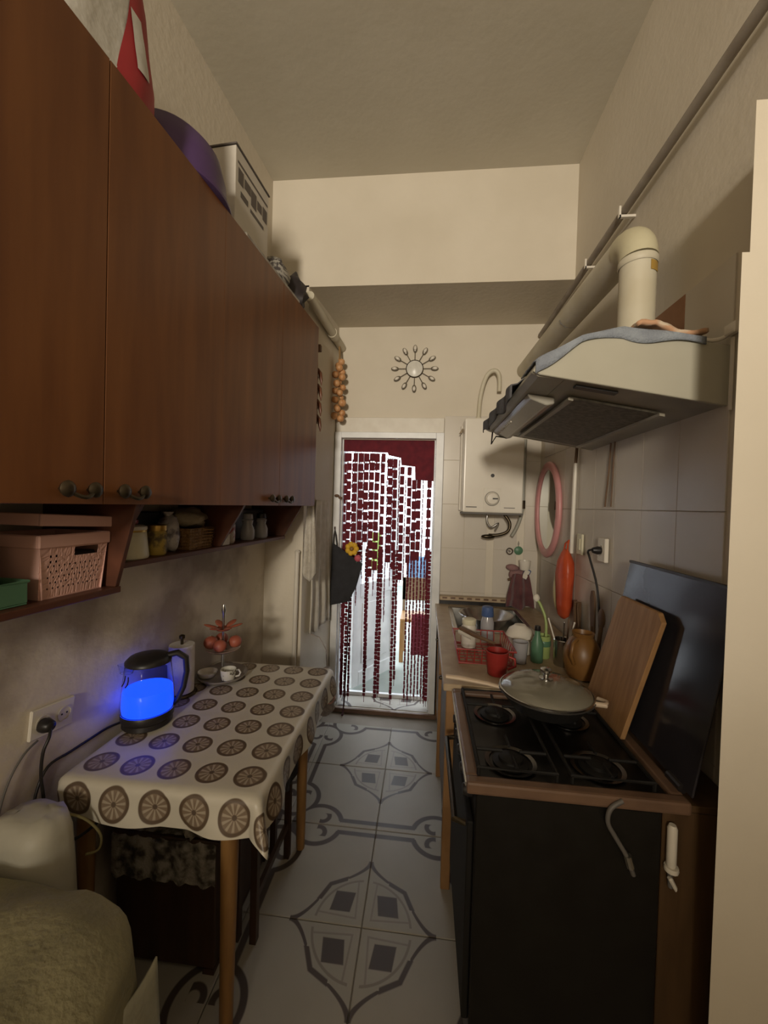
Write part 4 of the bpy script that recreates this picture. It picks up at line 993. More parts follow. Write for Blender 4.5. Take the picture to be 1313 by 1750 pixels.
bottle('detergent_bottle', 'blue capped detergent bottle behind the red dish rack', 'bottle', .36, 2.22, ZW, [(.034, 0), (.036, .004), (.036, .10), (.026, .135)], GLASSY, [(.032, .135), (.034, .138), (.030, .185), (.02, .19)], BLUE)
t = thing('plate_pile', 'white crockery stacked upside down beside the red rack', 'crockery', (.50, 2.08, ZW))
ob('bowl', G().lathe([(.075, 0), (.078, .003), (.060, .05), (.035, .066), (.030, .072), (.0, .072)], (.505, 2.10, ZW), 28), ENAMEL, t, smooth=45)
ob('upper_bowl', G().lathe([(.070, .073), (.072, .076), (.055, .110), (.033, .124), (.028, .130), (.0, .130)], (.508, 2.105, ZW), 28), ENAMEL, t, smooth=45)
t = thing('drinking_glass', 'clear tumbler standing right of the red mug', 'glass', (.47, 1.93, ZW))
ob('bowl', G().lathe([(.026, 0), (.028, .003), (.036, .10), (.034, .10), (.026, .01), (.0, .009)], (.47, 1.93, ZW), 22), GLASSY, t, smooth=45)
ob('base', G().lathe([(.027, .0), (.029, .002), (.027, .006)], (.47, 1.93, ZW - .0002), 22), GLASS, t, smooth=45)
t = thing('knife_jar', 'green jar holding a pale green brush by the sink', 'jar', (.60, 2.02, ZW))
ob('body', G().lathe([(.030, 0), (.033, .004), (.034, .11), (.031, .11), (.030, .01), (.0, .008)], (.60, 2.02, ZW), 20), LIME, t, smooth=45)
ob('band', G().lathe([(.0345, .06), (.0355, .062), (.0355, .085), (.0345, .087)], (.60, 2.02, ZW), 20), GREEN, t, smooth=45)
t = thing('bottle_brush', 'pale green bottle brush standing in the green jar', 'brush', (.60, 2.02, ZW + .0085))
ob('handle', G().tube(smooth_path([(.606, 2.02, ZW + .009), (.612, 2.02, ZW + .12), (.61, 2.03, ZW + .19), (.59, 2.05, ZW + .25), (.578, 2.06, ZW + .27)]), .007, 8), LIME, t, smooth=60)
ob('head', G().sph((.572, 2.062, ZW + .282), (.017, .014, .020), 10, 7), WHITEC, t, smooth=80)
t = thing('spray_bottle', 'dark green bottle with white label left of the brush jar', 'bottle', (.555, 2.06, ZW))
ob('body', G().lathe([(.026, 0), (.028, .004), (.028, .09), (.014, .125), (.012, .15)], (.553, 1.955, ZW), 18), GREEN, t, smooth=45)
ob('cap', G().lathe([(.014, .15), (.015, .152), (.013, .172)], (.553, 1.955, ZW), 14), BLACK, t, smooth=45)
t = thing('utensil_pot', 'steel pot of cutlery with a white chopstick behind the frying pan', 'utensil pot', (.655, 1.94, ZW))
ob('bowl', G().lathe([(.038, 0), (.040, .003), (.042, .12), (.039, .12), (.037, .01), (.0, .008)], (.665, 1.935, ZW), 22), STEEL, t, smooth=45)
ob('bead', G().lathe([(.042, .118), (.044, .12), (.042, .123), (.040, .12)], (.665, 1.935, ZW), 22, close=True), STEEL, t)
for k, (a, b_, m) in enumerate((((.66, 1.935), (.60, 1.95), WHITEP), ((.67, 1.94), (.70, 1.90), WHITEP), ((.675, 1.93), (.70, 1.97), SPOONW), ((.66, 1.93), (.655, 1.90), STEEL))):
    nm = ['chopstick', 'plastic_stirrer', 'wooden_stick', 'table_knife'][k]
    t = thing(nm, ['white chopstick leaning left out of the steel pot', 'white stirrer leaning right out of the steel pot', 'dark wooden stick in the steel pot', 'steel table knife in the steel pot'][k], nm.split('_')[-1], (a[0], a[1], ZW + .0085))
    ob('shaft', G().cyl((a[0], a[1], ZW + .009), (b_[0], b_[1], ZW + .21), .0045, .0035, n=8), m, t, smooth=60)
    ob('tip', G().sph((b_[0], b_[1], ZW + .21), .0045, 8, 6), m, t, smooth=80)

# ------------------------------------------------------------ right wall things
# towel plum, cup, sponge: hanging on back/right corner
def hangx(name, x, y0, y1, zt, zb, amp, folds, m, label, cat, seed=0, narrow=1.0, th=.005):
    def fn(u, v):
        c = .5 + (u - .5) * (1 + (narrow - 1) * (1 - v) ** 1.3)
        o = amp * (math.sin(u * folds * 2 * PI + seed) + .6 * fbm(u * 4 + seed, v * 3)) + amp * 1.3
        return (x - o, y0 + (y1 - y0) * c, zt + (zb + .015 * math.sin(u * 8 + seed) - zt) * v)
    return single(name, G().grid(fn, 26, 22), m, label, cat, smooth=80, solid=th)
hang_cloth('plum_towel', .60, 2.96, .80, 2.96, 1.13, .885, .020, 2.2, PLUM, 'plum towel hanging on the back wall in the corner by the sink', 'towel', .5, .55)
t = thing('oven_glove', 'faded mauve oven glove on the corner of the back wall', 'oven glove', (.70, 2.98, 1.05))
MAUVE = mat('mauve_cloth', (.30, .17, .16), .95, c2=(.22, .12, .12), scale=14, bump=.4, bscale=120)
ob('palm', G().sph((.70, 3.005, 1.10), (.075, .028, .055), 14, 9, Ry_(.5)), MAUVE, t, smooth=80)
ob('thumb', G().sph((.655, 3.0, 1.165), (.050, .024, .026), 12, 8, Ry_(.15)), MAUVE, t, smooth=80)
ob('cuff', G().tube([(.625, 3.0, 1.075), (.66, 2.985, 1.09), (.70, 2.98, 1.06), (.74, 2.985, 1.01)], .010, 8), SPOONW, t, smooth=70)
t = thing('toothbrush_cup', 'white wall cup with a dark blue brush under the water heater', 'cup', (.735, 2.98, 1.10))
ob('bowl', G().lathe([(.030, 0), (.036, .006), (.042, .07), (.038, .07), (.032, .01), (.0, .008)], (.735, 2.975, 1.155), 18), ENAMEL, t, smooth=45)
ob('bracket', G().box(.715, .755, 3.0, 3.04, 1.17, 1.20), WHITEP, t, bev=.003)
t = thing('nail_brush', 'dark blue brush poking out of the white wall cup', 'brush', (.735, 2.975, 1.10))
ob('head', G().cbox((.742, 2.955, 1.13), (.045, .02, .075), Ry_(.45)), BLUE, t, bev=.006)
ob('bristles', G().cbox((.736, 2.940, 1.13), (.036, .012, .065), Ry_(.45)), WHITEC, t, bev=.002)
t = thing('scouring_pad', 'round green scouring pad hanging below the heater', 'scourer', (.70, 3.02, 1.27))
ob('pad', G().lathe([(.010, 0), (.030, .002), (.032, .010), (.024, .016), (.0, .017)], (.70, 3.040, 1.29), 18, Rx(PI / 2)), GREEN, t, smooth=60)
ob('loop', G().tube([(.70, 3.035, 1.32), (.704, 3.037, 1.34), (.70, 3.035, 1.36), (.696, 3.037, 1.34)], .002, 5, True), WIREG, t)
t = thing('valve_wheel', 'small grey ring valve on the back wall under the heater', 'valve', (.62, 3.0, 1.27))
ob('ring', G().tube([(.632 + .022 * math.cos(a * PI / 8), 3.01, 1.285 + .022 * math.sin(a * PI / 8)) for a in range(16)], .005, 6, True), STEEL, t, smooth=60)
ob('stem', G().cyl((.632, 3.042, 1.285), (.632, 3.005, 1.285), .007), STEEL, t)
# orange bag
t = thing('carrier_bag', 'bright orange plastic bag hanging on the tiled wall', 'bag', (.79, 2.33, .99))
g = G(); n = 16
zz = [(.99, .020), (1.01, .052), (1.07, .062), (1.16, .070), (1.24, .078), (1.31, .070), (1.355, .045), (1.38, .02)]
v = []
for z, r in zz:
    for i in range(n):
        a = 2 * PI * i / n; k = 1 + .25 * fbm(math.cos(a) * 2 + 4, math.sin(a) * 2, z * 9)
        v.append((min(.795 + r * .55 * k * math.cos(a), .832), 2.33 + r * k * math.sin(a) * 1.05, z))
g.add(v, [(j * n + i, j * n + (i + 1) % n, (j + 1) * n + (i + 1) % n, (j + 1) * n + i) for j in range(len(zz) - 1) for i in range(n)] + [tuple(reversed(range(n))), tuple((len(zz) - 1) * n + i for i in range(n))])
ob('body', g, ORANGE, t, smooth=70)
ob('handle_loop', G().tube([(.795, 2.30, 1.36), (.80, 2.31, 1.41), (.812, 2.33, 1.43), (.80, 2.35, 1.41), (.795, 2.36, 1.36)], .005, 6), ORANGE, t, smooth=60)
ob('clear_wrap', G().sph((.79, 2.395, 1.14), (.035, .030, .13), 12, 10), mat('yellowish_film', (.46, .40, .22), .35, c2=(.40, .33, .17)), t, smooth=80)
hangx('dark_cloth', .83, 2.13, 2.24, 1.12, .895, .012, 1.5, SPOONW, 'brown dishcloth hanging below the orange bag', 'cloth', 2.0, .7)
# pink mirror
t = thing('oval_mirror', 'oval wall mirror in a pink plastic frame', 'mirror', (.82, 2.79, 1.29))
ob('frame', G().tube([(.824, 2.79 + .235 * math.cos(a * PI / 20), 1.60 + .295 * math.sin(a * PI / 20)) for a in range(40)], .030, 10, True, flat=.6), PINKM, t, smooth=70)
g = G(); g.add([(.822, 2.79 + .225 * math.cos(a * PI / 20), 1.60 + .285 * math.sin(a * PI / 20)) for a in range(40)] + [(.832, 2.79 + .225 * math.cos(a * PI / 20), 1.60 + .285 * math.sin(a * PI / 20)) for a in range(40)], [tuple(range(40)), tuple(reversed(range(40, 80)))] + [(i, (i + 1) % 40, (i + 1) % 40 + 40, i + 40) for i in range(40)])
ob('glass', g, MIRROR, t)
# white rod, dark rods, tape
t = thing('drain_hose', 'slim white rod fixed upright on the right wall', 'rod', (.82, 2.31, 1.36))
ob('lower_rod', G().cyl((.820, 2.31, 1.36), (.822, 2.30, 1.86), .011, n=10), ENAMEL, t, smooth=40)
ob('upper_rod', G().cyl((.822, 2.30, 1.86), (.824, 2.295, 1.948), .008, n=10), SPOONW, t, smooth=40)
t = thing('drop_wires', 'pair of brown wires running down the tiles below the hood', 'wires', (.83, 1.95, 1.6))
ob('wire', G().tube([(.832, 1.905, 1.95), (.832, 1.915, 1.80), (.832, 1.945, 1.62)], .004, 6), SPOONW, t)
ob('wire', G().tube([(.832, 1.865, 1.95), (.832, 1.875, 1.80), (.832, 1.885, 1.62)], .003, 6), SPOONW, t)
# outlet right
t = thing('wall_socket', 'white wall socket on the right tiled wall above the stove lid', 'socket', (.83, 1.93, 1.37))
ob('plate', G().box(.815, .834, 1.890, 1.965, 1.365, 1.475), ENAMEL, t, bev=.003)
ob('outlet_ring', G().lathe([(.024, 0), (.026, .002), (.022, .003), (.021, 0)], (.815, 1.927, 1.42), 18, Ry_(-PI / 2), close=True), WHITEP, t)
t = thing('plug', 'black plug with straight cable in the socket on the right wall', 'plug', (.79, 1.95, .9))
ob('body', G().lathe([(.018, 0), (.019, .012), (.012, .034)], (.811, 1.927, 1.418), 14, Ry_(-PI / 2)), BLACK, t, smooth=50)
ob('cable', G().tube(smooth_path([(.775, 1.930, 1.42), (.765, 1.945, 1.41), (.775, 1.95, 1.38), (.81, 1.945, 1.25), (.82, 1.93, 1.10), (.825, 1.92, .90)]), .005, 7), BLACK, t, smooth=60)
t = thing('light_switch', 'old beige switch plate left of the right-hand socket', 'switch', (.83, 2.21, 1.37))
ob('plate', G().box(.822, .834, 2.175, 2.245, 1.365, 1.475), CREAM, t, bev=.003)
ob('rocker', G().box(.817, .8225, 2.19, 2.23, 1.39, 1.45), CREAM, t, bev=.002)
# water heater
t = thing('water_heater', 'white gas water heater with round dial on the back wall', 'water heater', (.47, 2.94, 1.55))
HX0, HX1, HZ0, HZ1 = .262, .672, 1.565, 2.225
ob('casing', G().box(HX0, HX1, 2.83, 3.02, HZ0, HZ1), ENAMEL, t, bev=.012, seg=3)
ob('back_plate', G().box(HX0 - .012, HX1 - .01, 3.0, 3.041, HZ0 + .01, HZ1 - .02), WHITEP, t, bev=.004)
ob('bottom_lip', G().box(HX0 - .006, HX1 + .004, 2.826, 2.96, HZ0 - .012, HZ0 + .002), WIREG, t, bev=.003)
ob('flame_window', G().lathe([(.013, 0), (.013, .002)], (.462, 2.8298, 1.825), 16, Rx(PI / 2)), BLACK, t)
ob('badge', G().box(.405, .520, 2.8275, 2.8302, HZ0 + .008, 1.735), WHITEP, t, bev=.001)
d = ob('dial', G().lathe([(.044, 0), (.046, .006), (.038, .012), (.036, .022), (.0, .024)], (.463, 2.8275, 1.664), 28, Rx(PI / 2)), ENAMEL, t, smooth=45)
ob('dial_ring', G().lathe([(.044, 0), (.050, .0), (.050, .004), (.044, .006)], (.463, 2.8275, 1.664), 28, Rx(PI / 2), close=True), mat('grey_dial', (.20, .19, .17), .5), d)
ob('dial_pointer', G().box(.463, .498, 2.800, 2.8045, 1.660, 1.669), BLACK, d)
ob('print_line', G().box(.285, .36, 2.8292, 2.8299, 1.600, 1.607).box(.545, .62, 2.8292, 2.8299, 1.600, 1.605), WIREG, t)
ob('latch', G().prism([(.232, 2.135), (.252, 2.14), (.262, 2.17), (.256, 2.175)], 2.96, 2.975, 'y'), BRONZE, t)
g = G().tube(smooth_path([(.56, 2.90, 1.56), (.60, 2.89, 1.50), (.59, 2.89, 1.44), (.53, 2.90, 1.41), (.46, 2.91, 1.405)]), .011, 8)
ob('water_pipe', g, BRONZE, t, smooth=60)
ob('gas_pipe', G().tube(smooth_path([(.45, 2.93, 1.56), (.45, 2.93, 1.50), (.48, 2.93, 1.46), (.53, 2.93, 1.49), (.51, 2.94, 1.44)]), .007, 8), STEEL, t, smooth=60)
ob('tap_handle', G().sph((.455, 2.90, 1.395), (.050, .018, .016), 12, 7), BRONZE, t, smooth=80)
ob('side_pipe', G().tube(smooth_path([(.705, 2.96, 2.10), (.703, 2.96, 1.80), (.700, 2.955, 1.60), (.67, 2.95, 1.48), (.63, 2.95, 1.40)]), .013, 8), mat('grey_green_pipe', (.33, .32, .27), .5), t, smooth=60)
ob('pipe_nut', G().cyl((.703, 2.957, 1.60), (.702, 2.957, 1.66), .018, n=8), BRONZE, t)
t = thing('flue_hose', 'cream flexible tube looping over the top of the water heater', 'hose', (.55, 2.95, 2.2))
ob('tube', G().tube(smooth_path([(.372, 2.99, 2.24), (.382, 2.985, 2.42), (.42, 2.98, 2.56), (.475, 2.98, 2.60), (.51, 2.98, 2.56), (.515, 2.985, 2.45)]), .016, 10), PIPEW, t, smooth=60)
ob('collar', G().cyl((.372, 2.99, 2.232), (.373, 2.99, 2.26), .022), PIPEW, t)

# ------------------------------------------------------------ cooker hood
t = thing('cooker_hood', 'cream wedge-shaped cooker hood over the stove', 'cooker hood', (.57, 1.66, 1.9))
Y0, Y1 = 1.215, 2.13
side = [(.842, 1.905), (.842, 2.075), (.55, 2.12), (.44, 2.095), (.315, 2.03), (.305, 2.006), (.325, 1.996)]
ob('near_side', G().prism(side, Y0, Y0 + .012, 'y'), HOODP, t, bev=.002)
ob('far_side', G().prism(side, Y1 - .012, Y1, 'y'), HOODP, t, bev=.002)
g = G(); tp = side[1:5]
for i in range(len(tp) - 1):
    a, b_ = tp[i], tp[i + 1]; g.prism([a, b_, (b_[0], b_[1] - .008), (a[0], a[1] - .008)], Y0 + .012, Y1 - .012, 'y')
ob('top_sheet', g, HOODP, t)
ob('front_edge', G().prism([(.315, 2.03), (.303, 2.006), (.325, 1.994), (.40, 1.984), (.40, 1.992), (.335, 2.004)], Y0 + .012, Y1 - .012, 'y'), HOODU, t, bev=.002)
ob('underside', G().prism([(.40, 1.985), (.842, 1.908), (.842, 1.916), (.40, 1.993)], Y0 + .012, Y1 - .012, 'y'), HOODU, t)
fl_ = ob('grease_filter', G().prism([(.46, 1.964), (.74, 1.915), (.74, 1.922), (.46, 1.971)], 1.36, 2.04, 'y'), mat('filter_mesh', (.20, .185, .15), .6, c2=(.10, .09, .07), scale=60), t)
g = G()
for (a, b_, c, d_) in ((.452, .468, 1.35, 2.05), (.732, .748, 1.35, 2.05)): g.prism([(a, 1.9655 - (a - .452) * .175), (b_, 1.9655 - (b_ - .452) * .175), (b_, 1.957 - (b_ - .452) * .175), (a, 1.957 - (a - .452) * .175)], c, d_, 'y')
ob('filter_frame', g, HOODU, fl_)
lp_ = ob('lamp_cover', G().prism([(.335, 1.992), (.425, 1.978), (.425, 1.958), (.40, 1.952), (.345, 1.975)], 1.40, 2.08, 'y'), mat('milky_lamp_cover', (.40, .38, .33), .25, c2=(.34, .32, .27)), t, bev=.003)
g = G()
for k in range(10): g.box(.350 + .0, .356, 1.74 + k * .030, 1.755 + k * .030, 1.966, 1.975)
ob('slot', g, WHITEP, lp_)
ob('switch_strip', G().prism([(.44, 1.9775), (.56, 1.9565), (.56, 1.950), (.44, 1.971)], 1.25, 1.275, 'y'), BLACK, t)
ob('broken_catch', G().tube([(.335, 2.10, 1.99), (.332, 2.105, 1.93), (.35, 2.08, 1.965), (.40, 2.06, 1.955)], .004, 5), BLACK, t)
# cable at hood top to the pier
single('hood_cable', G().tube(smooth_path([(.70, 1.235, 2.108), (.76, 1.228, 2.095), (.81, 1.215, 2.092), (.835, 1.20, 2.115), (.834, 1.19, 2.13)]), .006, 7), ENAMEL, 'white cable running from the hood top to the wall', 'cable', smooth=60)
t = thing('surface_conduit', 'thin white conduit on the wall at the near end of the hood', 'conduit', (.838, 1.20, 1.90))
ob('strip', G().box(.830, .834, 1.193, 1.203, 1.89, 2.09), ENAMEL, t); ob('box', G().box(.815, .834, 1.17, 1.21, 2.095, 2.125), ENAMEL, t, bev=.003)
# towels on the hood
def prof(y, x):
    # height of the hood top at x
    P = [(.842, 2.075), (.55, 2.12), (.44, 2.095), (.315, 2.03), (.29, 2.0)]
    for i in range(len(P) - 1):
        if P[i + 1][0] <= x <= P[i][0]: k = (x - P[i + 1][0]) / (P[i][0] - P[i + 1][0]); return P[i + 1][1] + k * (P[i][1] - P[i + 1][1])
    return 2.0
def towel_top(u, v):
    x = .31 + .46 * u; y = 1.215 + .175 * v
    d = .0
    if v < .08: y = 1.209 - .003 * math.sin(u * 9); d = (.08 - v) / .08 * (.028 + .012 * math.sin(u * 11 + 1))
    return (x, y, prof(y, x) + .008 + .012 * (.5 + .5 * fbm(u * 6, v * 6, 4.0)) * (1 if v > .08 else .4) - d)
single('blue_towel', G().grid(towel_top, 36, 26), BLUEC, 'blue-grey towel spread over the top of the cooker hood', 'towel', smooth=80, solid=.004)
def towel_front(u, v):
    y = 1.42 + .66 * u; s_ = v * .16
    if v < .35: x = .40 - .105 * v / .35; z = prof(y, max(x, .29)) + .012 + .006 * math.sin(u * 17)
    else: q = (v - .35) / .65; x = .290 - .006 * math.sin(u * 22) - .004; z = 2.03 - .055 * q + .012 * math.sin(u * 13 + 2) * q
    return (x, y, z)
single('dark_rag', G().grid(towel_front, 40, 16), mat('dark_grey_rag', (.12, .12, .13), .95, c2=(.07, .07, .075), scale=15, bump=.4, bscale=150), 'dark grey rag hanging over the front edge of the hood', 'cloth', smooth=80, solid=.004)
single('orange_cloth', lump((0, 0, 0), (.001, .001, .001)) if False else G().grid(lambda u, v: (.60 + .19 * u, 1.23 + .12 * v, prof(0, min(.60 + .19 * u, .84)) + .036 + .010 * math.sin(u * 7) + .006 * fbm(u * 8, v * 6)), 20, 10), mat('salmon_cloth', (.52, .30, .18), .95, c2=(.60, .50, .38), scale=12, mix=(.4, .5), stretch=(1, 8, 1)), 'salmon and white cloth folded at the foot of the duct', 'cloth', smooth=80, solid=.012)
# duct
t = thing('exhaust_duct', 'fat white exhaust duct rising from the hood and bending to the back wall', 'duct', (.70, 1.45, 2.10))
ob('riser', G().lathe([(.056, 2.118), (.056, 2.46)], (.700, 1.455, 0), 28), PIPEW, t, smooth=40)
ob('sleeve', G().lathe([(.058, 2.435), (.061, 2.44), (.061, 2.455), (.058, 2.46)], (.700, 1.455, 0), 28, close=True), PIPEW, t, smooth=40)
el = [(.700, 1.455 + .085 * (1 - math.cos(a)), 2.46 + .085 * math.sin(a)) for a in [PI / 2 * k / 8 for k in range(9)]]
ob('elbow', G().tube(el, .059, 24), mat('yellowed_elbow', (.56, .52, .36), .5, c2=(.50, .45, .30)), t, smooth=60)
ob('horizontal_pipe', G().cyl((.700, 1.52, 2.545), (.705, 3.045, 2.62), .057, n=28), PIPEW, t, smooth=40)
g = G(); n = 10
for (z0, z1) in ((2.40, 2.432),):
    v = [(.700 + .0575 * math.cos(a), 1.455 + .0575 * math.sin(a), z) for z in (z0, z1) for a in [-PI * .42 + k * .09 for k in range(n)]]
    g.add(v, [(i, i + 1, n + i + 1, n + i) for i in range(n - 1)])
ob('tape_patch', g, mat('yellow_tape', (.42, .26, .06), .4), t)
ob('pipe_seam', G().tube([(.70 + .0575 * math.sin(a), 2.10, 2.575 - .0575 * math.cos(a)) for a in [-1.2 + .3 * k for k in range(8)]], .0025, 5), WIREG, t)
# stuff behind the duct
t = thing('spray_can', 'small white bottle standing on the hood beside the duct', 'bottle', (.69, 1.72, 2.10))
ob('body', G().lathe([(.014, 0), (.016, .004), (.014, .06), (.006, .09), (.005, .14)], (.66, 1.72, 2.118), 12), CREAM, t, smooth=45)
ob('nozzle', G().cyl((.66, 1.72, 2.255), (.66, 1.72, 2.30), .003, n=6), SPOONW, t)
t = thing('blue_cap_ball', 'dark blue round cap behind the exhaust duct', 'cap', (.76, 1.62, 2.12))
ob('dome', G().sph((.775, 1.60, 2.175), (.035, .04, .045), 14, 9), BLUE, t, smooth=80)
ob('brim', G().lathe([(.03, 0), (.042, .002), (.042, .006), (.03, .008)], (.775, 1.60, 2.118), 18, close=True), BLUE, t)
# gas pipe on the right wall
t = thing('gas_pipe', 'long dusty gas pipe along the upper right wall', 'pipe', (.80, 2.0, 2.86))
ob('tube', G().cyl((.800, .30, 2.868), (.800, YBM + .55, 2.868), .016, n=12), PIPEG, t, smooth=40)
for y in (1.79, 2.15):
    ob('bracket', G().box(.778, .843, y - .006, y + .006, 2.838, 2.848).box(.776, .784, y - .006, y + .006, 2.838, 2.885), ENAMEL, t)

# ------------------------------------------------------------ back wall clock
CX, CZ = -.108, 2.638
t = thing('sunburst_clock', 'silver sunburst ornament with twelve drops over the doorway', 'wall ornament', (CX, 3.03, CZ - .18))
ob('disc', G().lathe([(.058, 0), (.064, .004), (.064, .012), (.056, .016), (.0, .020)], (CX, 3.0499, CZ), 36, Rx(PI / 2)), mat('pale_mirror_disc', (.70, .68, .62), .3, c2=(.62, .60, .54), scale=30), t, smooth=40)
ob('bezel', G().tube([(CX + .063 * math.cos(a * PI / 16), 3.040, CZ + .063 * math.sin(a * PI / 16)) for a in range(32)], .005, 6, True), BRONZE, t, smooth=60)
for k in range(12):
    a = PI / 2 + k * PI / 6; c, s_ = math.cos(a), math.sin(a)
    ry = ob('ray', G().tube([(CX + c * .066, 3.040, CZ + s_ * .066), (CX + c * .125, 3.040, CZ + s_ * .125)], .0035, 6), STEEL, t)
    ob('drop', G().sph((CX + c * .150, 3.038, CZ + s_ * .150), (.030, .009, .017), 12, 8, Ry_(-a)), mat('tarnished_silver', (.34, .31, .26), .3, .7), ry, smooth=80)
    ob('gem', G().sph((CX + c * .153, 3.028, CZ + s_ * .153), (.019, .007, .011), 8, 6, Ry_(-a)), ENAMEL, ry, smooth=80)
single('little_bow', G().sph((-.672, 2.992, 1.66), (.02, .008, .012), 8, 6).sph((-.645, 2.992, 1.645), (.016, .008, .010), 8, 6), SPOONW, 'tiny brown bow on the left door jamb', 'bow', smooth=80)

# ------------------------------------------------------------ string curtain
t = thing('string_curtain', 'burgundy string curtain with square tags across the doorway', 'curtain', (-.29, 3.085, 0.04))
ob('rod', G().cyl((-.645, 3.085, 2.088), (.065, 3.085, 2.088), .010, n=10), WHITEP, t)
val = [(-.648, 2.102), (.066, 2.102), (.066, 1.79), (-.08, 1.80), (-.085, 1.90), (-.19, 1.91), (-.195, 1.965), (-.29, 1.985), (-.30, 2.005), (-.648, 2.01)]
ob('header', G().prism(val, 3.072, 3.078, 'y'), BURG, t)
rnd = random.Random(21)
xs = []
x = -.640
while x < .06: 
    xs.append(x); x += rnd.choice((.036, .040, .043, .046, .056))
def strand(x, ztop, zlow, wd, dense, tilt=0.0):
    g = G(); z = ztop; y = 3.092 + rnd.uniform(-.006, .010)
    while z > zlow:
        h = rnd.uniform(.055, .075) if dense else rnd.uniform(.02, .035)
        xx = x + tilt * (ztop - z) + rnd.uniform(-.002, .002)
        if z - h < zlow: break
        if dense: g.box(xx - wd / 2, xx + wd / 2, y - .0015, y + .0015, z - h, z)
        else: g.box(xx - wd * .35, xx + wd * .35, y - .003, y + .003, z - h, z)
        z -= h + (rnd.uniform(.009, .015) if dense else rnd.uniform(.003, .008))
    g.tube([(x, y, ztop + .02), (x + tilt * (ztop - zlow) * .5, y, (ztop + zlow) / 2), (x + tilt * (ztop - zlow), y, zlow - .02)], .0022, 5)
    ob('strand', g, BURG, t)
for k, x in enumerate(xs):
    zt = 2.0 if x < -.3 else (1.96 if x < -.19 else (1.90 if x < -.085 else 1.80))
    if rnd.random() < .07: continue
    zl = rnd.uniform(.95, 1.25)
    strand(x, zt, zl, .033 + rnd.random() * .009, True)
for k, (x, zl, wd) in enumerate(((-.632, .08, .03), (-.615, .08, .034), (-.594, .06, .03), (-.562, .05, .026), (-.445, .06, .03), (-.435, .30, .03), (-.345, .06, .035), (-.325, .10, .03), (-.225, .05, .030), (-.205, .20, .026), (.030, .08, .026), (.050, .06, .03))):
    strand(x, 1.25, zl, wd, False, rnd.uniform(-.01, .01))
for k in range(15):
    x = -.62 + k * .046 + rnd.uniform(-.008, .008)
    strand(x, 1.95 if x < -.2 else 1.8, rnd.uniform(.5, 1.1), .012, False)
for k in range(7): strand(-.12 + k * .026, 1.2, .05 + .1 * rnd.random(), .018, False)
t2 = thing('loose_string', 'dark string falling from the curtain over the threshold', 'string', (-.57, 3.0, 0.04))
ob('cord', G().tube(smooth_path([(-.568, 3.06, .9), (-.570, 3.03, .4), (-.574, 2.998, .10), (-.575, 2.965, .02), (-.572, 2.93, .008)]), .006, 6), mat('dark_plum_cord', (.06, .015, .02), .8), t2, smooth=60)
ob('knot', G().sph((-.572, 2.93, .009), .009, 8, 6), MATS['dark_plum_cord'], t2)

# ------------------------------------------------------------ outside the doorway
struct('patio_floor', G().box(-3.0, 3.0, 3.30, 9.0, -.14, -.02), PATIO, 'grey concrete floor outside the doorway')
pw = struct('patio_wall', G().box(-3.0, 3.0, 8.0, 8.15, -.02, 1.15), PATWALL, 'low pale wall at the far side outside')
struct('patio_side_wall', G().box(.55, .7, 3.30, 8.0, -.02, 2.4), PATWALL, 'pale wall on the right outside the doorway')
# open door leaf
hx, hy = -.605, 3.385; ang = math.atan2(.542, .335)
t = thing('door_leaf', 'white half-glazed door leaf standing open outside the doorway', 'door', (hx, hy, 0), ang)
def DW(a, b, z): return (hx + math.cos(ang) * a - math.sin(ang) * b, hy + math.sin(ang) * a + math.cos(ang) * b, z)
W_ = .64
ob('stile', G(DW).box(0, .085, -.025, .025, .0, 2.05), UPVC, t, bev=.004); ob('stile', G(DW).box(W_ - .085, W_, -.025, .025, .0, 2.05), UPVC, t, bev=.004)
for z0, z1 in ((.0, .12), (.78, .90), (1.96, 2.05)): ob('rail', G(DW).box(.085, W_ - .085, -.025, .025, z0, z1), UPVC, t, bev=.004)
ob('lower_panel', G(DW).box(.085, W_ - .085, -.010, .010, .12, .78), UPVC, t)
ob('panel_moulding', G(DW).box(.13, W_ - .13, -.018, -.010, .18, .72), UPVC, t, bev=.006)
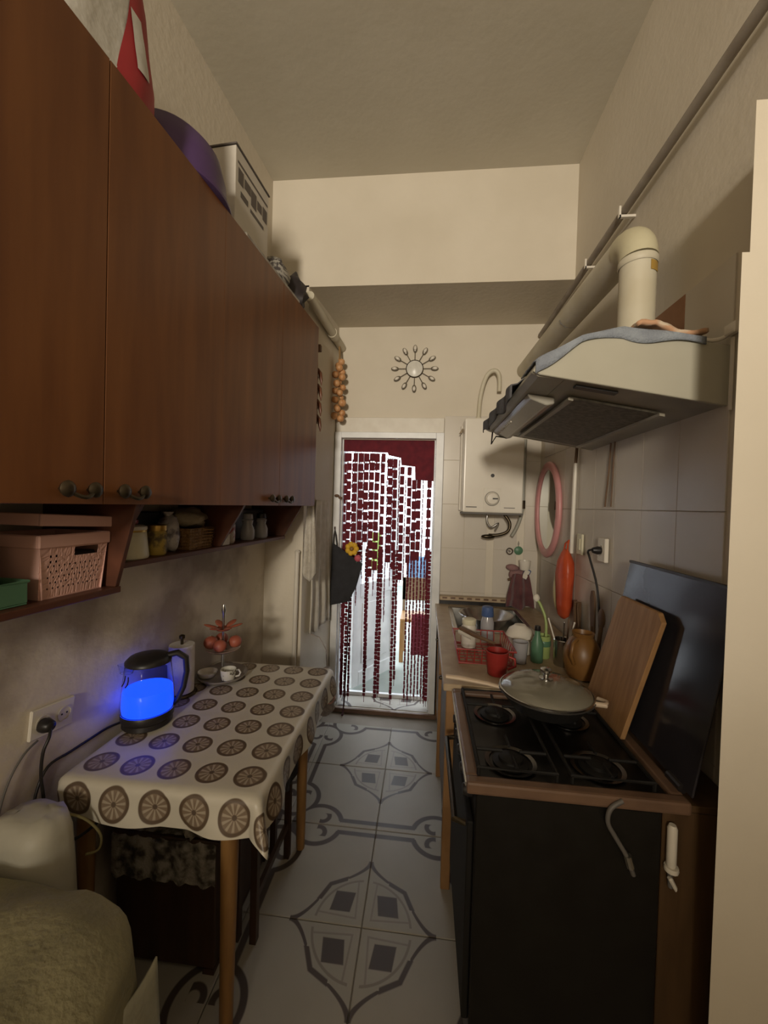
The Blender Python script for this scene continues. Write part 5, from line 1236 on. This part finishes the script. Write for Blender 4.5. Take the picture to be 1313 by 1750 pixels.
ob('pane', G(DW).box(.085, W_ - .085, -.006, .006, .90, 1.96), GLASS, t)
ob('handle', G(DW).tube([(W_ - .04, -.025, 1.05), (W_ - .04, -.06, 1.05), (W_ - .14, -.065, 1.05)], .009, 8), STEEL, t)
# garments / towels on a line, chair with burgundy cover
t = thing('washing_line', 'thin washing line stretched across the patio', 'line', (0, 4.6, 1.2))
ob('cord', G().cyl((-1.9, 4.6, 1.30), (.55, 4.6, 1.24), .004, n=6), WIREG, t)
ob('post', G().cyl((-1.9, 4.6, -.02), (-1.9, 4.6, 1.36), .03, n=10), STEEL, t)
def hang_out(name, x0, x1, zt, zb, m, label, seed):
    def fn(u, v): return (x0 + (x1 - x0) * u, 4.585 - .012 * math.sin(u * 12 + seed) - .01, zt + (zb - zt) * v)
    single(name, G().grid(fn, 16, 10), m, label, 'laundry', smooth=80, solid=.004)
hang_out('laundry_towel', -.18, .06, 1.02, .70, SKYC, 'sky blue towel drying on the patio line', 0)
hang_out('laundry_cloth', -.60, -.50, 1.28, .84, LIMEC, 'lime green cloth drying on the patio line', 2)
t = thing('patio_chair', 'wooden patio chair beneath the blue towel', 'chair', (-.05, 4.25, -.02))
ob('seat', G().box(-.22, .14, 4.08, 4.44, .40, .43), LEGW, t, bev=.004)
for (x, y) in ((-.20, 4.10), (.12, 4.10), (-.20, 4.42), (.12, 4.42)): ob('leg', G().box(x - .02, x + .02, y - .02, y + .02, -.02, .40), LEGW, t)
LEGW = mat('weathered_chair_wood', (.16, .10, .055), .6, c2=(.11, .07, .035))
ob('backrest', G().box(-.22, .14, 4.42, 4.44, .55, .80), LEGW, t, bev=.004); ob('back_post', G().box(-.215, -.185, 4.42, 4.445, .43, .80).box(.105, .135, 4.42, 4.445, .43, .80), LEGW, t)
def cov(u, v): return (-.10 + .22 * u, 4.045 - .015 * math.sin(u * 14), .50 - .42 * v)
g = G().grid(cov, 18, 10); 
single('burgundy_throw', g, mat('burgundy_cloth', (.16, .02, .035), .9), 'burgundy throw hanging over the front of the patio chair', 'throw', smooth=80, solid=.006)
